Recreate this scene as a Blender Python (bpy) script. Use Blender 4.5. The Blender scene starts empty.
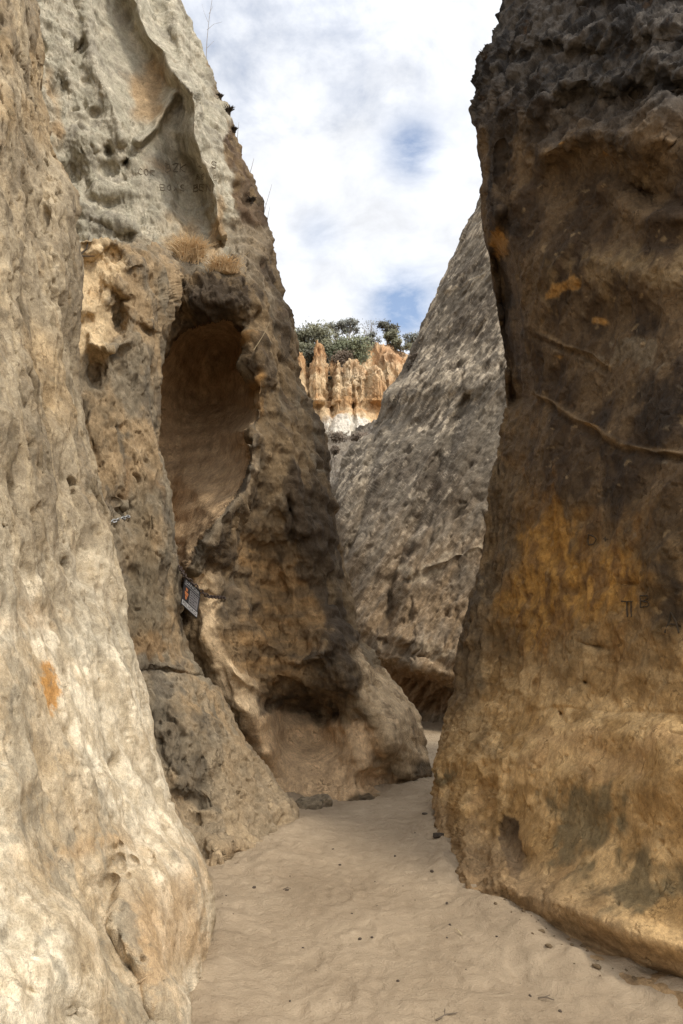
import bpy, math, random
import numpy as np
from mathutils import Vector, noise as mnoise

random.seed(7)
rng = np.random.default_rng(11)
scene = bpy.context.scene
COL = scene.collection
R = math.radians

# ------------------------------------------------------------------ camera
F, CX, CY = 740.0, 341.5, 512.0
PITCH = R(10)
CAMZ = 1.55
cp, sp = math.cos(PITCH), math.sin(PITCH)
cam_d = bpy.data.cameras.new('camera')
cam = bpy.data.objects.new('camera', cam_d)
COL.objects.link(cam)
cam.location = (0, 0, CAMZ)
cam.rotation_euler = (R(90) + PITCH, 0, 0)
cam_d.sensor_fit = 'VERTICAL'
cam_d.sensor_height = 36
cam_d.lens = F * 36 / 1024
cam_d.clip_start = 0.05
cam_d.clip_end = 3000
scene.camera = cam


def at(px, py, Y):
    """world point seen towards (px, py) at distance Y metres down the canyon"""
    px = np.asarray(px, float); py = np.asarray(py, float); Y = np.asarray(Y, float)
    v = (CY - py) / F
    u = (px - CX) / F
    dy = cp - v * sp
    dz = sp + v * cp
    return np.stack([u / dy * Y, Y + 0 * u, CAMZ + dz / dy * Y], -1)


# ------------------------------------------------------------------ noise
_perm = rng.permutation(256)
_perm = np.concatenate([_perm, _perm, _perm]).astype(np.int32)
_g = rng.normal(size=(256, 3)); _g /= np.linalg.norm(_g, axis=1)[:, None]
_g = _g.astype(np.float32)


def perlin(P):
    P = P.astype(np.float32)
    I = np.floor(P).astype(np.int32)
    f = P - I
    I &= 255
    w = f * f * f * (f * (f * 6 - 15) + 10)
    out = 0
    for dx in (0, 1):
        wx = w[..., 0] if dx else 1 - w[..., 0]
        hx = _perm[I[..., 0] + dx]
        for dy in (0, 1):
            wy = w[..., 1] if dy else 1 - w[..., 1]
            hy = _perm[hx + I[..., 1] + dy]
            for dz in (0, 1):
                wz = w[..., 2] if dz else 1 - w[..., 2]
                g = _g[_perm[hy + I[..., 2] + dz] & 255]
                d = g[..., 0] * (f[..., 0] - dx) + g[..., 1] * (f[..., 1] - dy) + g[..., 2] * (f[..., 2] - dz)
                out = out + wx * wy * wz * d
    return out * 1.5


def fbm(P, oct=4, gain=.5):
    s, a, n = 0, 1.0, 0
    for o in range(oct):
        s = s + a * perlin(P * (2.03 ** o) + 17.3 * o); n += a; a *= gain
    return s / n * 1.4


def ridged(P, oct=4, gain=.55):
    s, a, n = 0, 1.0, 0
    for o in range(oct):
        s = s + a * (1 - np.abs(perlin(P * (2.07 ** o) + 9.1 * o)) * 2.2); n += a; a *= gain
    return s / n


def pits(P, dens=.5, rmin=.15, rmax=.45):
    """scattered rounded hollows, 0..1 depth"""
    I = np.floor(P).astype(np.int32)
    f = (P - I).astype(np.float32)
    out = np.zeros(P.shape[:-1], np.float32)
    for dx in (-1, 0, 1):
        for dy in (-1, 0, 1):
            for dz in (-1, 0, 1):
                h = _perm[_perm[_perm[(I[..., 0] + dx) & 255] + ((I[..., 1] + dy) & 255)] + ((I[..., 2] + dz) & 255)]
                h2 = _perm[h + 71]; h3 = _perm[h2 + 13]; h4 = _perm[h3 + 5]; h5 = _perm[h4 + 99]
                ok = h5 < dens * 255
                cx = h / 255. - f[..., 0] + dx; cy = h2 / 255. - f[..., 1] + dy; cz = h3 / 255. - f[..., 2] + dz
                r = rmin + (rmax - rmin) * (h4 / 255.) ** 2
                d = np.sqrt(cx * cx + cy * cy + cz * cz) / r
                v = np.clip(1.15 - d, 0, 1)
                v = v * v * (3 - 2 * v) * ok
                out = np.maximum(out, v)
    return out


def sstep(a, b, x):
    t = np.clip((x - a) / (b - a), 0, 1)
    return t * t * (3 - 2 * t)


def mix(a, b, t):
    return a + (b - a) * np.asarray(t)[..., None]


# ------------------------------------------------------------------ grids
def pchip(A, t):
    """A (n, ...) values at 0..n-1; monotone cubic sampled at t"""
    n = len(A)
    if n == 2:
        i = np.zeros(len(t), int)
    d = A[1:] - A[:-1]
    m = np.zeros_like(A)
    m[0] = d[0]; m[-1] = d[-1]
    if n > 2:
        same = d[1:] * d[:-1] > 0
        hm = np.where(same, 2 * d[1:] * d[:-1] / np.where(same, d[1:] + d[:-1], 1), 0)
        m[1:-1] = .5 * hm + .5 * np.where(same, .5 * (d[1:] + d[:-1]), 0) + np.where(same, 0, .25 * (d[1:] + d[:-1]) * .3)
    i = np.clip(np.floor(t).astype(int), 0, n - 2)
    s = (t - i).reshape((-1,) + (1,) * (A.ndim - 1))
    s2, s3 = s * s, s * s * s
    return (2 * s3 - 3 * s2 + 1) * A[i] + (s3 - 2 * s2 + s) * m[i] + (-2 * s3 + 3 * s2) * A[i + 1] + (s3 - s2) * m[i + 1]


def params(n, counts):
    t = []
    for i, c in enumerate(counts):
        t += list(i + np.arange(c) / c)
    t.append(n - 1)
    return np.array(t)


def fval(feats, X, Y):
    out = np.zeros(X.shape)
    for f in feats:
        if f[0] == 'g':
            _, x, y, rx, ry, ang, amp = f[:7]
            p = f[7] if len(f) > 7 else 1
            c, s = math.cos(R(ang)), math.sin(R(ang))
            dx, dy = X - x, Y - y
            a = (dx * c + dy * s) / rx; b = (-dx * s + dy * c) / ry
            out += amp * np.exp(-np.minimum((a * a + b * b), 30) ** p)
        elif f[0] == 'p':           # scooped polygon: soft rim, deepening inwards
            _, pts, w, amp, depthw = f[:5]
            d = np.full(X.shape, 1e9); ins = np.zeros(X.shape, bool)
            for (x0, y0), (x1, y1) in zip(pts, pts[1:] + pts[:1]):
                ux, uy = x1 - x0, y1 - y0
                t = np.clip(((X - x0) * ux + (Y - y0) * uy) / (ux * ux + uy * uy + 1e-9), 0, 1)
                d = np.minimum(d, np.hypot(X - x0 - t * ux, Y - y0 - t * uy))
                c = ((y0 > Y) != (y1 > Y)) & (X < (x1 - x0) * (Y - y0) / (y1 - y0 + 1e-9) + x0)
                ins ^= c
            sd = np.where(ins, d, -d)
            t = np.clip((sd + w) / (2 * w), 0, 1)
            out += amp * t * t * (3 - 2 * t) * (.35 + .65 * (1 - np.exp(-np.maximum(sd, 0) / depthw)))
        else:
            _, pts, w, amp = f[:4]
            d = np.full(X.shape, 1e9)
            for (x0, y0), (x1, y1) in zip(pts[:-1], pts[1:]):
                ux, uy = x1 - x0, y1 - y0
                t = np.clip(((X - x0) * ux + (Y - y0) * uy) / (ux * ux + uy * uy), 0, 1)
                d = np.minimum(d, np.hypot(X - x0 - t * ux, Y - y0 - t * uy))
            out += amp * np.exp(-(d / w) ** 2)
    return out


def normals(P):
    du = np.gradient(P, axis=1); dv = np.gradient(P, axis=0)
    n = np.cross(du, dv)
    return n / (np.linalg.norm(n, axis=-1)[..., None] + 1e-12)


def soft_normals(P, it=14):
    N = normals(P)
    for _ in range(it):
        M = N.copy()
        M[1:] += N[:-1]; M[:-1] += N[1:]; M[:, 1:] += N[:, :-1]; M[:, :-1] += N[:, 1:]
        N = M / (np.linalg.norm(M, axis=-1)[..., None] + 1e-12)
    return N


def warp(X, Y, amp, sc, seed=0.0):
    P = np.stack([X / sc, Y / sc, np.full(X.shape, seed)], -1)
    return X + amp * fbm(P, 3), Y + amp * fbm(P + 55.5, 3)


def grid_mesh(name, P, colr, mat, smooth=True, closed=False):
    nr, nc = P.shape[:2]
    me = bpy.data.meshes.new(name)
    idx = np.arange(nr * nc).reshape(nr, nc)
    q = np.stack([idx[:-1, :-1], idx[1:, :-1], idx[1:, 1:], idx[:-1, 1:]], -1).reshape(-1, 4)
    if closed:
        q2 = np.stack([idx[:-1, -1], idx[1:, -1], idx[1:, 0], idx[:-1, 0]], -1)
        q = np.concatenate([q, q2])
    me.vertices.add(nr * nc); me.loops.add(q.size); me.polygons.add(len(q))
    me.vertices.foreach_set('co', P.reshape(-1).astype(np.float32))
    me.loops.foreach_set('vertex_index', q.reshape(-1).astype(np.int32))
    me.polygons.foreach_set('loop_start', np.arange(0, q.size, 4, dtype=np.int32))
    me.polygons.foreach_set('loop_total', np.full(len(q), 4, np.int32))
    me.polygons.foreach_set('use_smooth', np.full(len(q), smooth))
    me.update(calc_edges=True)
    if colr is not None:
        a = me.color_attributes.new('rock_tone', 'FLOAT_COLOR', 'POINT')
        c = np.concatenate([np.clip(colr, .004, .9).reshape(-1, 3), np.ones((nr * nc, 1))], 1).astype(np.float32)
        a.data.foreach_set('color', c.reshape(-1))
    me.materials.append(mat)
    o = bpy.data.objects.new(name, me)
    COL.objects.link(o)
    return o


SURF = {}


WARM = {'A': (.99, .91, .78), 'B': (.98, .89, .75), 'C': (.98, .87, .72), 'D': (.94, .81, .64), 'E': (1.0, .91, .78), 'H': (1, 1, 1), 'F': (1, 1, 1), 'G': (.8, .8, .8)}


def mass(name, key, rows, feats, disp, colour, mat, pre=(), post=(), top=(), bottom=(), spacing=1.15, far_spacing=6, warpamp=7, warpsc=60, sgn=-1):
    """rows: list of rows, each a list of (px, py, Y) control points.
    pre/post/top/bottom: world offsets that carry the rock on out of view."""
    A = np.array(rows, float)
    nr, nc, _ = A.shape
    def counts(B, ax):
        d = np.hypot(*np.moveaxis(np.diff(B[..., :2], axis=ax), -1, 0))
        inn = (B[..., 0] > -40) & (B[..., 0] < 720) & (B[..., 1] > -40) & (B[..., 1] < 1070)
        m = d.max(axis=1 - ax)
        vis = inn.any(axis=1 - ax)
        out = []
        for i in range(len(m)):
            s = spacing if (vis[i] or vis[i + 1]) else far_spacing
            out.append(max(2, int(m[i] / s)))
        return out
    cr, cc = counts(A, 0), counts(A, 1)
    tr, tc = params(nr, cr), params(nc, cc)
    G = pchip(A, tr)
    G = np.swapaxes(pchip(np.swapaxes(G, 0, 1), tc), 0, 1)
    X, Y, D = G[..., 0].copy(), G[..., 1].copy(), G[..., 2].copy()
    WX, WY = warp(X, Y, warpamp, warpsc, hash(key) % 7 if False else len(key) * 1.7)
    D = D + fval(feats, WX, WY)
    P = at(X, Y, D)

    def ext(P, X, Y, offs, axis, end):
        for off in offs:
            base = np.take(P, -1 if end else 0, axis=axis)
            n = max(3, int(np.linalg.norm(off) / .12))
            new = np.stack([base + np.array(off) * (k / n) for k in range(1, n + 1)], axis)
            bx = np.take(X, -1 if end else 0, axis=axis); by = np.take(Y, -1 if end else 0, axis=axis)
            nx = np.stack([bx] * n, axis); ny = np.stack([by] * n, axis)
            if not end:
                new, nx, ny = np.flip(new, axis), np.flip(nx, axis), np.flip(ny, axis)
                P = np.concatenate([new, P], axis); X = np.concatenate([nx, X], axis); Y = np.concatenate([ny, Y], axis)
            else:
                P = np.concatenate([P, new], axis); X = np.concatenate([X, nx], axis); Y = np.concatenate([Y, ny], axis)
        return P, X, Y
    P, X, Y = ext(P, X, Y, pre, 1, False)
    P, X, Y = ext(P, X, Y, post, 1, True)
    P, X, Y = ext(P, X, Y, top, 0, False)
    P, X, Y = ext(P, X, Y, bottom, 0, True)
    # rock relief, coarse first, then fine on the new normals
    for stage in disp:
        N = soft_normals(P) * sgn
        h = np.zeros(P.shape[:2])
        for kind, fr, amp, *rest in stage:
            m = 1.0
            if rest and callable(rest[-1]):
                m = rest[-1](X, Y, P); rest = rest[:-1]
            Q = P * np.array(fr) if not isinstance(fr, tuple) or len(fr) == 3 else P
            if isinstance(fr, tuple) and len(fr) == 2:      # (rotation about the view axis, (fx,fy,fz))
                a = R(fr[0]); ca, sa = math.cos(a), math.sin(a)
                Q = np.stack([P[..., 0] * ca - P[..., 2] * sa, P[..., 1], P[..., 0] * sa + P[..., 2] * ca], -1) * np.array(fr[1])
            o = rest[0] if rest else 4
            if kind == 'fbm': h += amp * m * fbm(Q, o)
            elif kind == 'ridge': h += amp * m * (ridged(Q, o) - .6)
            elif kind == 'crease': h -= amp * m * sstep(.72, 1.0, ridged(Q, o))
            elif kind == 'pit':
                Q = Q + .35 * np.stack([perlin(Q * 1.7), perlin(Q * 1.7 + 31), perlin(Q * 1.7 + 77)], -1)
                h -= amp * m * pits(Q, o)
            elif kind == 'step':
                Qz = Q[..., 2] + .8 * fbm(P * .6, 3)
                fz = Qz - np.floor(Qz)
                h += amp * m * (sstep(0, .25, fz) - fz)
        P = P + N * h[..., None]
    N = normals(P) * sgn
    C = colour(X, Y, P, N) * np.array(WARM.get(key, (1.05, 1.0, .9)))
    SURF[key] = (X, Y, P, N)
    o = grid_mesh(name, P, C, mat)
    return o


UV = {}


def on(key, px, py, lift=0.0):
    """point of a rock face seen at (px, py), from its own vertices"""
    if key not in UV:
        X, Y, P, N = SURF[key]
        P = P.reshape(-1, 3); N = N.reshape(-1, 3)
        d = P - np.array([0, 0, CAMZ])
        zc = d[:, 1] * cp + d[:, 2] * sp
        ok = zc > .5
        P, N, d, zc = P[ok], N[ok], d[ok], zc[ok]
        UV[key] = (CX + F * d[:, 0] / zc, CY - F * (-d[:, 1] * sp + d[:, 2] * cp) / zc, zc, P, N)
    u, v, zc, P, N = UV[key]
    c = np.nonzero((np.abs(u - px) < 5) & (np.abs(v - py) < 5))[0]
    if not len(c): c = np.arange(len(u))
    e = (u[c] - px) ** 2 + (v[c] - py) ** 2
    near = e <= max(e.min(), 1.0) + .5
    i = c[np.argmin(np.where(near, zc[c], 1e9))]
    return P[i] + N[i] * lift, N[i]


# ------------------------------------------------------------------ materials
def srgb(r, g, b):
    f = lambda c: (c / 255) / 12.92 if c / 255 <= .04045 else ((c / 255 + .055) / 1.055) ** 2.4
    return np.array([f(r), f(g), f(b)])


def new_mat(name):
    m = bpy.data.materials.new(name); m.use_nodes = True
    nt = m.node_tree; nt.nodes.clear()
    out = nt.nodes.new('ShaderNodeOutputMaterial')
    b = nt.nodes.new('ShaderNodeBsdfPrincipled')
    nt.links.new(b.outputs[0], out.inputs[0])
    return m, nt, b


def rock_mat(name, fine=45, stretch=(1, 1, 1), rot=(0, 0, 0), bump=.012, contrast=.35, rough=.95, grain=220, mid=14, fissure=1.0):
    m, nt, b = new_mat(name)
    L = nt.links.new
    tc = nt.nodes.new('ShaderNodeTexCoord')
    mp = nt.nodes.new('ShaderNodeMapping'); mp.vector_type = 'TEXTURE'; mp.inputs['Rotation'].default_value = rot
    mp.inputs['Scale'].default_value = tuple(1 / k for k in stretch)
    L(tc.outputs['Object'], mp.inputs[0])
    at_ = nt.nodes.new('ShaderNodeAttribute'); at_.attribute_name = 'rock_tone'
    def noise_(sc, det, rough_=.6, dist=0):
        n = nt.nodes.new('ShaderNodeTexNoise'); n.inputs['Scale'].default_value = sc
        n.inputs['Detail'].default_value = det; n.inputs['Roughness'].default_value = rough_
        n.inputs['Distortion'].default_value = dist
        L(mp.outputs[0], n.inputs['Vector']); return n
    n1 = noise_(mid, 10, .68, .1); n2 = noise_(fine, 8, .75); n3 = noise_(grain, 3, .8)
    def ramp(src, lo, hi, a, c):
        r = nt.nodes.new('ShaderNodeMapRange'); r.inputs[1].default_value = lo; r.inputs[2].default_value = hi
        r.inputs[3].default_value = a; r.inputs[4].default_value = c
        L(src, r.inputs[0]); return r.outputs[0]
    def math_(op, a, c):
        n = nt.nodes.new('ShaderNodeMath'); n.operation = op
        for i, x in enumerate((a, c)):
            if isinstance(x, (int, float)): n.inputs[i].default_value = x
            else: L(x, n.inputs[i])
        return n.outputs[0]
    f = math_('MULTIPLY', ramp(n1.outputs[0], .3, .7, 1 - contrast, 1 + contrast), ramp(n2.outputs[0], .3, .7, 1 - contrast * .7, 1 + contrast * .7))
    f = math_('MULTIPLY', f, ramp(n3.outputs[0], .3, .7, .8, 1.2))
    n4 = noise_(mid * .75, 7, .65, .3)
    fis = ramp(math_('ABSOLUTE', math_('SUBTRACT', n4.outputs[0], .5), 0), 0, .022, 1, 0)
    gate = ramp(n1.outputs[0], .48, .62, 0, fissure)
    fis = math_('MULTIPLY', fis, gate)
    f = math_('MULTIPLY', f, ramp(fis, 0, 1, 1, .62))
    vm = nt.nodes.new('ShaderNodeVectorMath'); vm.operation = 'SCALE'
    L(at_.outputs['Color'], vm.inputs[0]); L(f, vm.inputs['Scale'])
    L(vm.outputs[0], b.inputs['Base Color'])
    b.inputs['Roughness'].default_value = rough
    b.inputs['Specular IOR Level'].default_value = .2
    h = math_('ADD', math_('MULTIPLY', n1.outputs[0], 1.0), math_('MULTIPLY', n2.outputs[0], .45))
    h = math_('ADD', h, math_('MULTIPLY', n3.outputs[0], .16))
    h = math_('SUBTRACT', h, math_('MULTIPLY', fis, .5))
    bp = nt.nodes.new('ShaderNodeBump'); bp.inputs['Strength'].default_value = 1
    bp.inputs['Distance'].default_value = bump
    L(h, bp.inputs['Height']); L(bp.outputs[0], b.inputs['Normal'])
    return m


def plain_mat(name, c, var=.25, sc=30, rough=.9, metal=0, trans=0):
    m, nt, b = new_mat(name)
    n = nt.nodes.new('ShaderNodeTexNoise'); n.inputs['Scale'].default_value = sc; n.inputs['Detail'].default_value = 4
    tc = nt.nodes.new('ShaderNodeTexCoord'); nt.links.new(tc.outputs['Object'], n.inputs['Vector'])
    mx = nt.nodes.new('ShaderNodeMix'); mx.data_type = 'RGBA'
    nt.links.new(n.outputs[0], mx.inputs['Factor'])
    mx.inputs['A'].default_value = (*(np.array(c) * (1 - var)), 1); mx.inputs['B'].default_value = (*(np.array(c) * (1 + var)), 1)
    nt.links.new(mx.outputs['Result'], b.inputs['Base Color'])
    b.inputs['Roughness'].default_value = rough; b.inputs['Metallic'].default_value = metal
    b.inputs['Specular IOR Level'].default_value = .25
    return m


M_near = rock_mat('pale_sandstone', fine=55, stretch=(1, 1, .8), bump=.017, contrast=.36, mid=8, fissure=.45)
M_slab = rock_mat('weathered_sandstone', fine=50, stretch=(1, 1, .6), bump=.016, contrast=.40, mid=9, fissure=.7)
M_tower = rock_mat('varnished_sandstone', fine=38, stretch=(1, 1, .75), bump=.022, contrast=.42, mid=8, fissure=.8)
M_right = rock_mat('ochre_sandstone', fine=42, stretch=(1, 1, .9), bump=.015, contrast=.42, mid=8, fissure=.8)
M_back = rock_mat('grey_streaked_sandstone', fine=26, stretch=(1.2, .8, .30), rot=(0, R(38), 0), bump=.03, contrast=.45, mid=6, fissure=.7)
M_bluff = rock_mat('fluted_clay', fine=5, stretch=(1, 1, .3), bump=.15, contrast=.25, mid=1.5, grain=20)
M_ravine = rock_mat('dry_slope', fine=8, bump=.1, contrast=.3, mid=2, grain=40)

CREAM = np.array([.56, .46, .32]); TAN = np.array([.40, .31, .205]); GREY = np.array([.22, .195, .155])
DGREY = np.array([.085, .078, .068]); BROWN = np.array([.115, .082, .052]); OCHRE = np.array([.30, .165, .05])
ORANGE = np.array([.50, .22, .05]); SAND = np.array([.345, .265, .18]); BLACK = np.array([.030, .027, .024])


def tag(o, label=None, cat=None, group=None, kind=None):
    if label: o['label'] = label
    if cat: o['category'] = cat
    if group: o['group'] = group
    if kind: o['kind'] = kind
    return o


# ================================================================== NEAR LEFT WALL
rowsA = []
for py, xs, dm, d0, ds in [(-420, 20, 4.6, 5.4, 6.2), (-200, 30, 3.9, 4.8, 5.8), (0, 43, 3.4, 4.3, 5.4), (88, 47, 3.1, 4.05, 5.3), (145, 55, 3.0, 3.9, 5.2), (210, 77, 2.8, 3.7, 5.1),
                            (307, 77, 2.6, 3.5, 5.0), (360, 81, 2.5, 3.35, 4.95), (434, 92, 2.4, 3.2, 4.9), (496, 105, 2.3, 3.1, 4.85), (544, 111, 2.2, 3.0, 4.8), (632, 127, 2.0, 2.8, 4.7),
                            (689, 140, 1.95, 2.7, 4.65), (746, 153, 1.9, 2.6, 4.6), (776, 163, 1.85, 2.5, 4.58), (816, 179, 1.82, 2.45, 4.5), (842, 197, 1.8, 2.4, 4.45), (877, 211, 1.76, 2.33, 4.35),
                            (917, 214, 1.7, 2.25, 4.25), (970, 205, 1.65, 2.1, 3.95), (1013, 195, 1.6, 2.0, 3.5), (1150, 165, 1.35, 1.65, 2.9), (1400, 120, 1.1, 1.3, 2.2)]:
    rowsA.append([(-320, py, dm), (-90, py, dm + .72 * (d0 - dm)), (0, py, d0), (xs * .45, py, d0 + .33 * (ds - d0)), (xs * .8, py, d0 + .60 * (ds - d0)),
                  (xs * .95, py, d0 + .80 * (ds - d0)), (xs, py, ds)])
fA = [
    ('l', [(103, 885), (104, 930), (126, 975), (145, 1024)], 8, .15), ('l', [(118, 862), (106, 884)], 7, .05),      # deep fold low on the wall
    ('g', 150, 930, 32, 60, 10, -.13), ('g', 70, 950, 45, 80, -20, -.20), ('g', 185, 900, 20, 60, -8, -.06),
    ('g', 120, 862, 16, 24, 12, .04), ('g', 112, 850, 4, 5, 0, .05), ('g', 121, 844, 4, 4, 0, .05), ('g', 133, 862, 5, 5, 0, .06), ('g', 118, 868, 4, 6, 0, .05), ('g', 108, 872, 5, 8, 0, .05), ('g', 126, 876, 3, 4, 0, .04), ('g', 152, 850, 5, 18, -12, .06), ('g', 30, 990, 7, 6, 0, .03), ('g', 66, 1016, 14, 14, 0, .07),
    ('g', 50, 765, 8, 20, -10, .07), ('g', 52, 700, 20, 14, 0, .04),
    ('g', 25, 560, 30, 14, 0, .06), ('g', 40, 610, 60, 9, 6, .04), ('g', 20, 700, 60, 60, 0, -.08), ('g', 90, 780, 50, 60, 0, -.07),
    ('g', 50, 400, 12, 18, 0, .08), ('g', 15, 290, 10, 10, 0, .07), ('g', 38, 465, 12, 10, 20, .06), ('l', [(10, 60), (22, 110), (30, 160)], 5, .08),
    ('l', [(28, 20), (36, 90), (45, 180), (50, 240)], 5, .06), ('l', [(0, 500), (10, 560), (6, 620)], 4, .03),
    ('g', 20, 100, 26, 120, 10, -.10), ('g', 50, 330, 22, 100, 5, -.05),
]


def colA(X, Y, P, N):
    wx, wy = warp(X, Y, 26, 55, 3.3)
    n = fbm(P * [3, 3, 2.2], 6); n2 = fbm(P * [9, 9, 7] + 20, 5, .6); n3 = fbm(P * [5, 5, 3.2] + 40, 5)
    c = mix(np.array([.245, .21, .16]), np.array([.40, .35, .27]), sstep(-.35, .35, n))
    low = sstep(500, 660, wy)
    c = mix(c, mix(np.array([.52, .46, .36]), np.array([.80, .75, .64]), sstep(-.3, .3, n2)), low * .95)  # pale cream rock low down, colour also brightened for the light falling there
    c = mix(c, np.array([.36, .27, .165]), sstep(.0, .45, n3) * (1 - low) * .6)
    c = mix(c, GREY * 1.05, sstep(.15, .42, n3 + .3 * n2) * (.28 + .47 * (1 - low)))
    vv = fbm(P * [7, 7, 1.4] + 90, 4)
    c = mix(c, np.array([.15, .12, .08]), sstep(.22, .42, vv + .3 * n3) * .75 * (1 - low * .85))
    c = mix(c, np.array([.50, .42, .30]), sstep(.15, .4, -vv) * .45 * (1 - low))
    c = mix(c, np.array([.40, .30, .18]), sstep(.1, .4, fbm(P * [1.2, 1.2, .8] + 60, 3)) * .5)
    m = fval([('g', 98, 850, 45, 14, -15, .8), ('g', 30, 610, 60, 14, 5, .5), ('g', 150, 950, 22, 70, 0, 1.3), ('g', 190, 910, 24, 70, 0, 1.1)], wx, wy)
    c = mix(c, np.array([.46, .31, .17]), np.clip(m, 0, 1) * .6)
    m = fval([('g', 92, 680, 5, 26, 6, 1.0), ('g', 88, 695, 10, 14, 6, .5)], wx * .25 + X * .75 + 40, wy * .25 + Y * .75)
    c = mix(c, ORANGE * 1.05, np.clip(m * (1 + n2 * 1.2), 0, 1) * 0)
    m = fval([('g', 52, 690, 6, 24, 0, 1.1), ('g', 58, 680, 24, 24, 0, .3)], X + (wx - X) * .25, Y + (wy - Y) * .3)
    hf = fbm(P * [20, 20, 15] + 5, 4, .65)
    c = mix(c, np.array([.55, .29, .08]), sstep(.25, .75, m * (1 + 1.2 * n2) + hf * .9 * np.minimum(m * 2, 1)) * .85)
    c = mix(c, np.array([.22, .185, .13]), sstep(.30, .48, hf + .5 * vv) * (.35 + .35 * (1 - low)))
    m = fval([('g', 135, 925, 15, 30, -15, 1.0), ('g', 80, 860, 16, 40, 10, .55), ('g', 38, 950, 9, 26, -10, .8), ('g', 115, 870, 8, 18, 10, .5)], wx, wy)
    c = mix(c, np.array([.27, .25, .205]), sstep(.3, .95, m + n2 * .9 + hf * .5) * .7)
    gp = fbm(P * [2.4, 2.4, 1.6] + 130, 4)
    c = mix(c, np.array([.33, .31, .26]), sstep(.12, .4, gp + .5 * hf) * low * .55)
    return c


lowA = lambda X, Y, P: 1 - .5 * sstep(560, 700, Y + .3 * X)
upA = lambda X, Y, P: 1 - sstep(480, 640, Y)
dispA = [[('fbm', (1.3, 1.3, .8), .09, 4), ('fbm', (2.6, 2.6, 1.3), .05, 3)],
         [('ridge', (3.4, 3.4, 1.9), .03, 4, lowA), ('pit', (6, 6, 1.9), .08, .34, lowA), ('crease', (3.0, 3.0, .55), .11, 3, upA), ('pit', (3, 3, 1.4), .06, .3)],
         [('fbm', (12, 12, 9), .015, 4), ('pit', (16, 16, 8), .036, .32, lowA), ('pit', (11, 11, 7), .04, .16), ('pit', (24, 24, 15), .018, .3), ('crease', (6, 6, 1.2), .06, 3, upA)]]
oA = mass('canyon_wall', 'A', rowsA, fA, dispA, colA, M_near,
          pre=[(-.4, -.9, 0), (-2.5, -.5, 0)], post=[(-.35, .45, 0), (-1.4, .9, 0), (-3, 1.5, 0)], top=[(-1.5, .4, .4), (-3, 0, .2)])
tag(oA, 'pale cream pitted sandstone wall rising close by along the left edge', 'cliff', kind='structure')

# ================================================================== MIDDLE LEFT SLAB
rowsB = []
# (left px, left py, YL, right px, right py, YR)
for lx, ly, dl, rx, ry, dr in [(30, 238, 6.1, 160, 243, 7.9), (28, 262, 6.05, 183, 272, 7.75), (28, 300, 6.0, 180, 294, 7.5), (30, 330, 6.0, 172, 320, 7.4), (34, 360, 6.0, 168, 350, 7.35), (42, 420, 6.0, 163, 394, 7.3), (48, 460, 5.95, 165, 435, 7.2),
                               (55, 490, 5.9, 170, 472, 7.15), (60, 520, 5.9, 177, 510, 7.1), (66, 550, 5.85, 181, 545, 7.05), (72, 590, 5.8, 183, 582, 7.0), (80, 640, 5.75, 186, 640, 7.0),
                               (88, 675, 5.7, 201, 675, 7.0), (96, 712, 5.65, 228, 715, 6.98), (104, 745, 5.6, 246, 745, 6.96), (112, 780, 5.6, 273, 780, 6.92), (120, 815, 5.55, 300, 815, 6.85),
                               (130, 838, 5.5, 297, 838, 6.5), (140, 862, 5.4, 272, 868, 5.95), (150, 895, 5.3, 250, 895, 5.5), (160, 960, 5.0, 245, 960, 5.0)]:
    r = []
    for u, g in [(0, 0), (.25, .12), (.5, .3), (.75, .52), (.93, .78), (1, 1)]:
        r.append((lx + (rx - lx) * u, ly + (ry - ly) * u, dl + (dr - dl) * g))
    rowsB.append(r)
fB = [
    ('g', 112, 262, 18, 14, 30, .38, 1.5), ('g', 97, 285, 10, 16, -10, .25, 1.5), ('l', [(112, 290), (122, 300), (118, 330)], 6, .14), ('g', 112, 318, 14, 18, 0, .2, 1.5), ('g', 90, 322, 7, 10, 20, .24), ('g', 88, 268, 8, 10, 0, .25),
    ('g', 90, 372, 10, 17, 0, .14), ('g', 98, 430, 18, 26, 0, -.1),
    ('l', [(92, 345), (112, 352), (130, 345)], 5, -.12), ('l', [(84, 300), (90, 342), (110, 352)], 4, -.08), ('l', [(98, 252), (120, 276), (140, 262)], 4, -.10),
    ('g', 120, 508, 10, 8, 10, .09), ('g', 112, 500, 8, 5, 0, .1), ('g', 128, 575, 7, 12, 0, .08), ('g', 135, 512, 20, 30, 0, .06),
    ('l', [(138, 673), (165, 670), (200, 676)], 3, .12), ('g', 170, 650, 30, 16, 0, .06), ('g', 165, 620, 14, 40, 0, -.10),
    ('l', [(160, 300), (152, 360), (150, 430), (160, 500), (170, 560)], 14, -.14), ('g', 155, 265, 22, 20, 0, -.16),
    ('g', 192, 800, 20, 10, 10, .12), ('g', 225, 768, 4, 7, 0, .08), ('g', 214, 775, 3, 8, 0, .05), ('g', 204, 762, 5, 6, 0, .06), ('g', 226, 738, 5, 4, 0, .05),
    ('g', 236, 862, 9, 9, 0, .22, 1.5), ('g', 220, 850, 11, 22, 0, -.18), ('g', 205, 822, 20, 10, 20, .10), ('g', 165, 790, 20, 40, -20, -.1), ('g', 195, 730, 24, 50, -30, -.10),
    ('l', [(128, 690), (150, 740), (170, 790), (196, 830)], 8, .10), ('l', [(84, 238), (112, 232), (150, 238)], 5, -.10), ('g', 150, 335, 14, 5, 25, .10), ('g', 128, 300, 8, 6, 0, .12),
]


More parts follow.
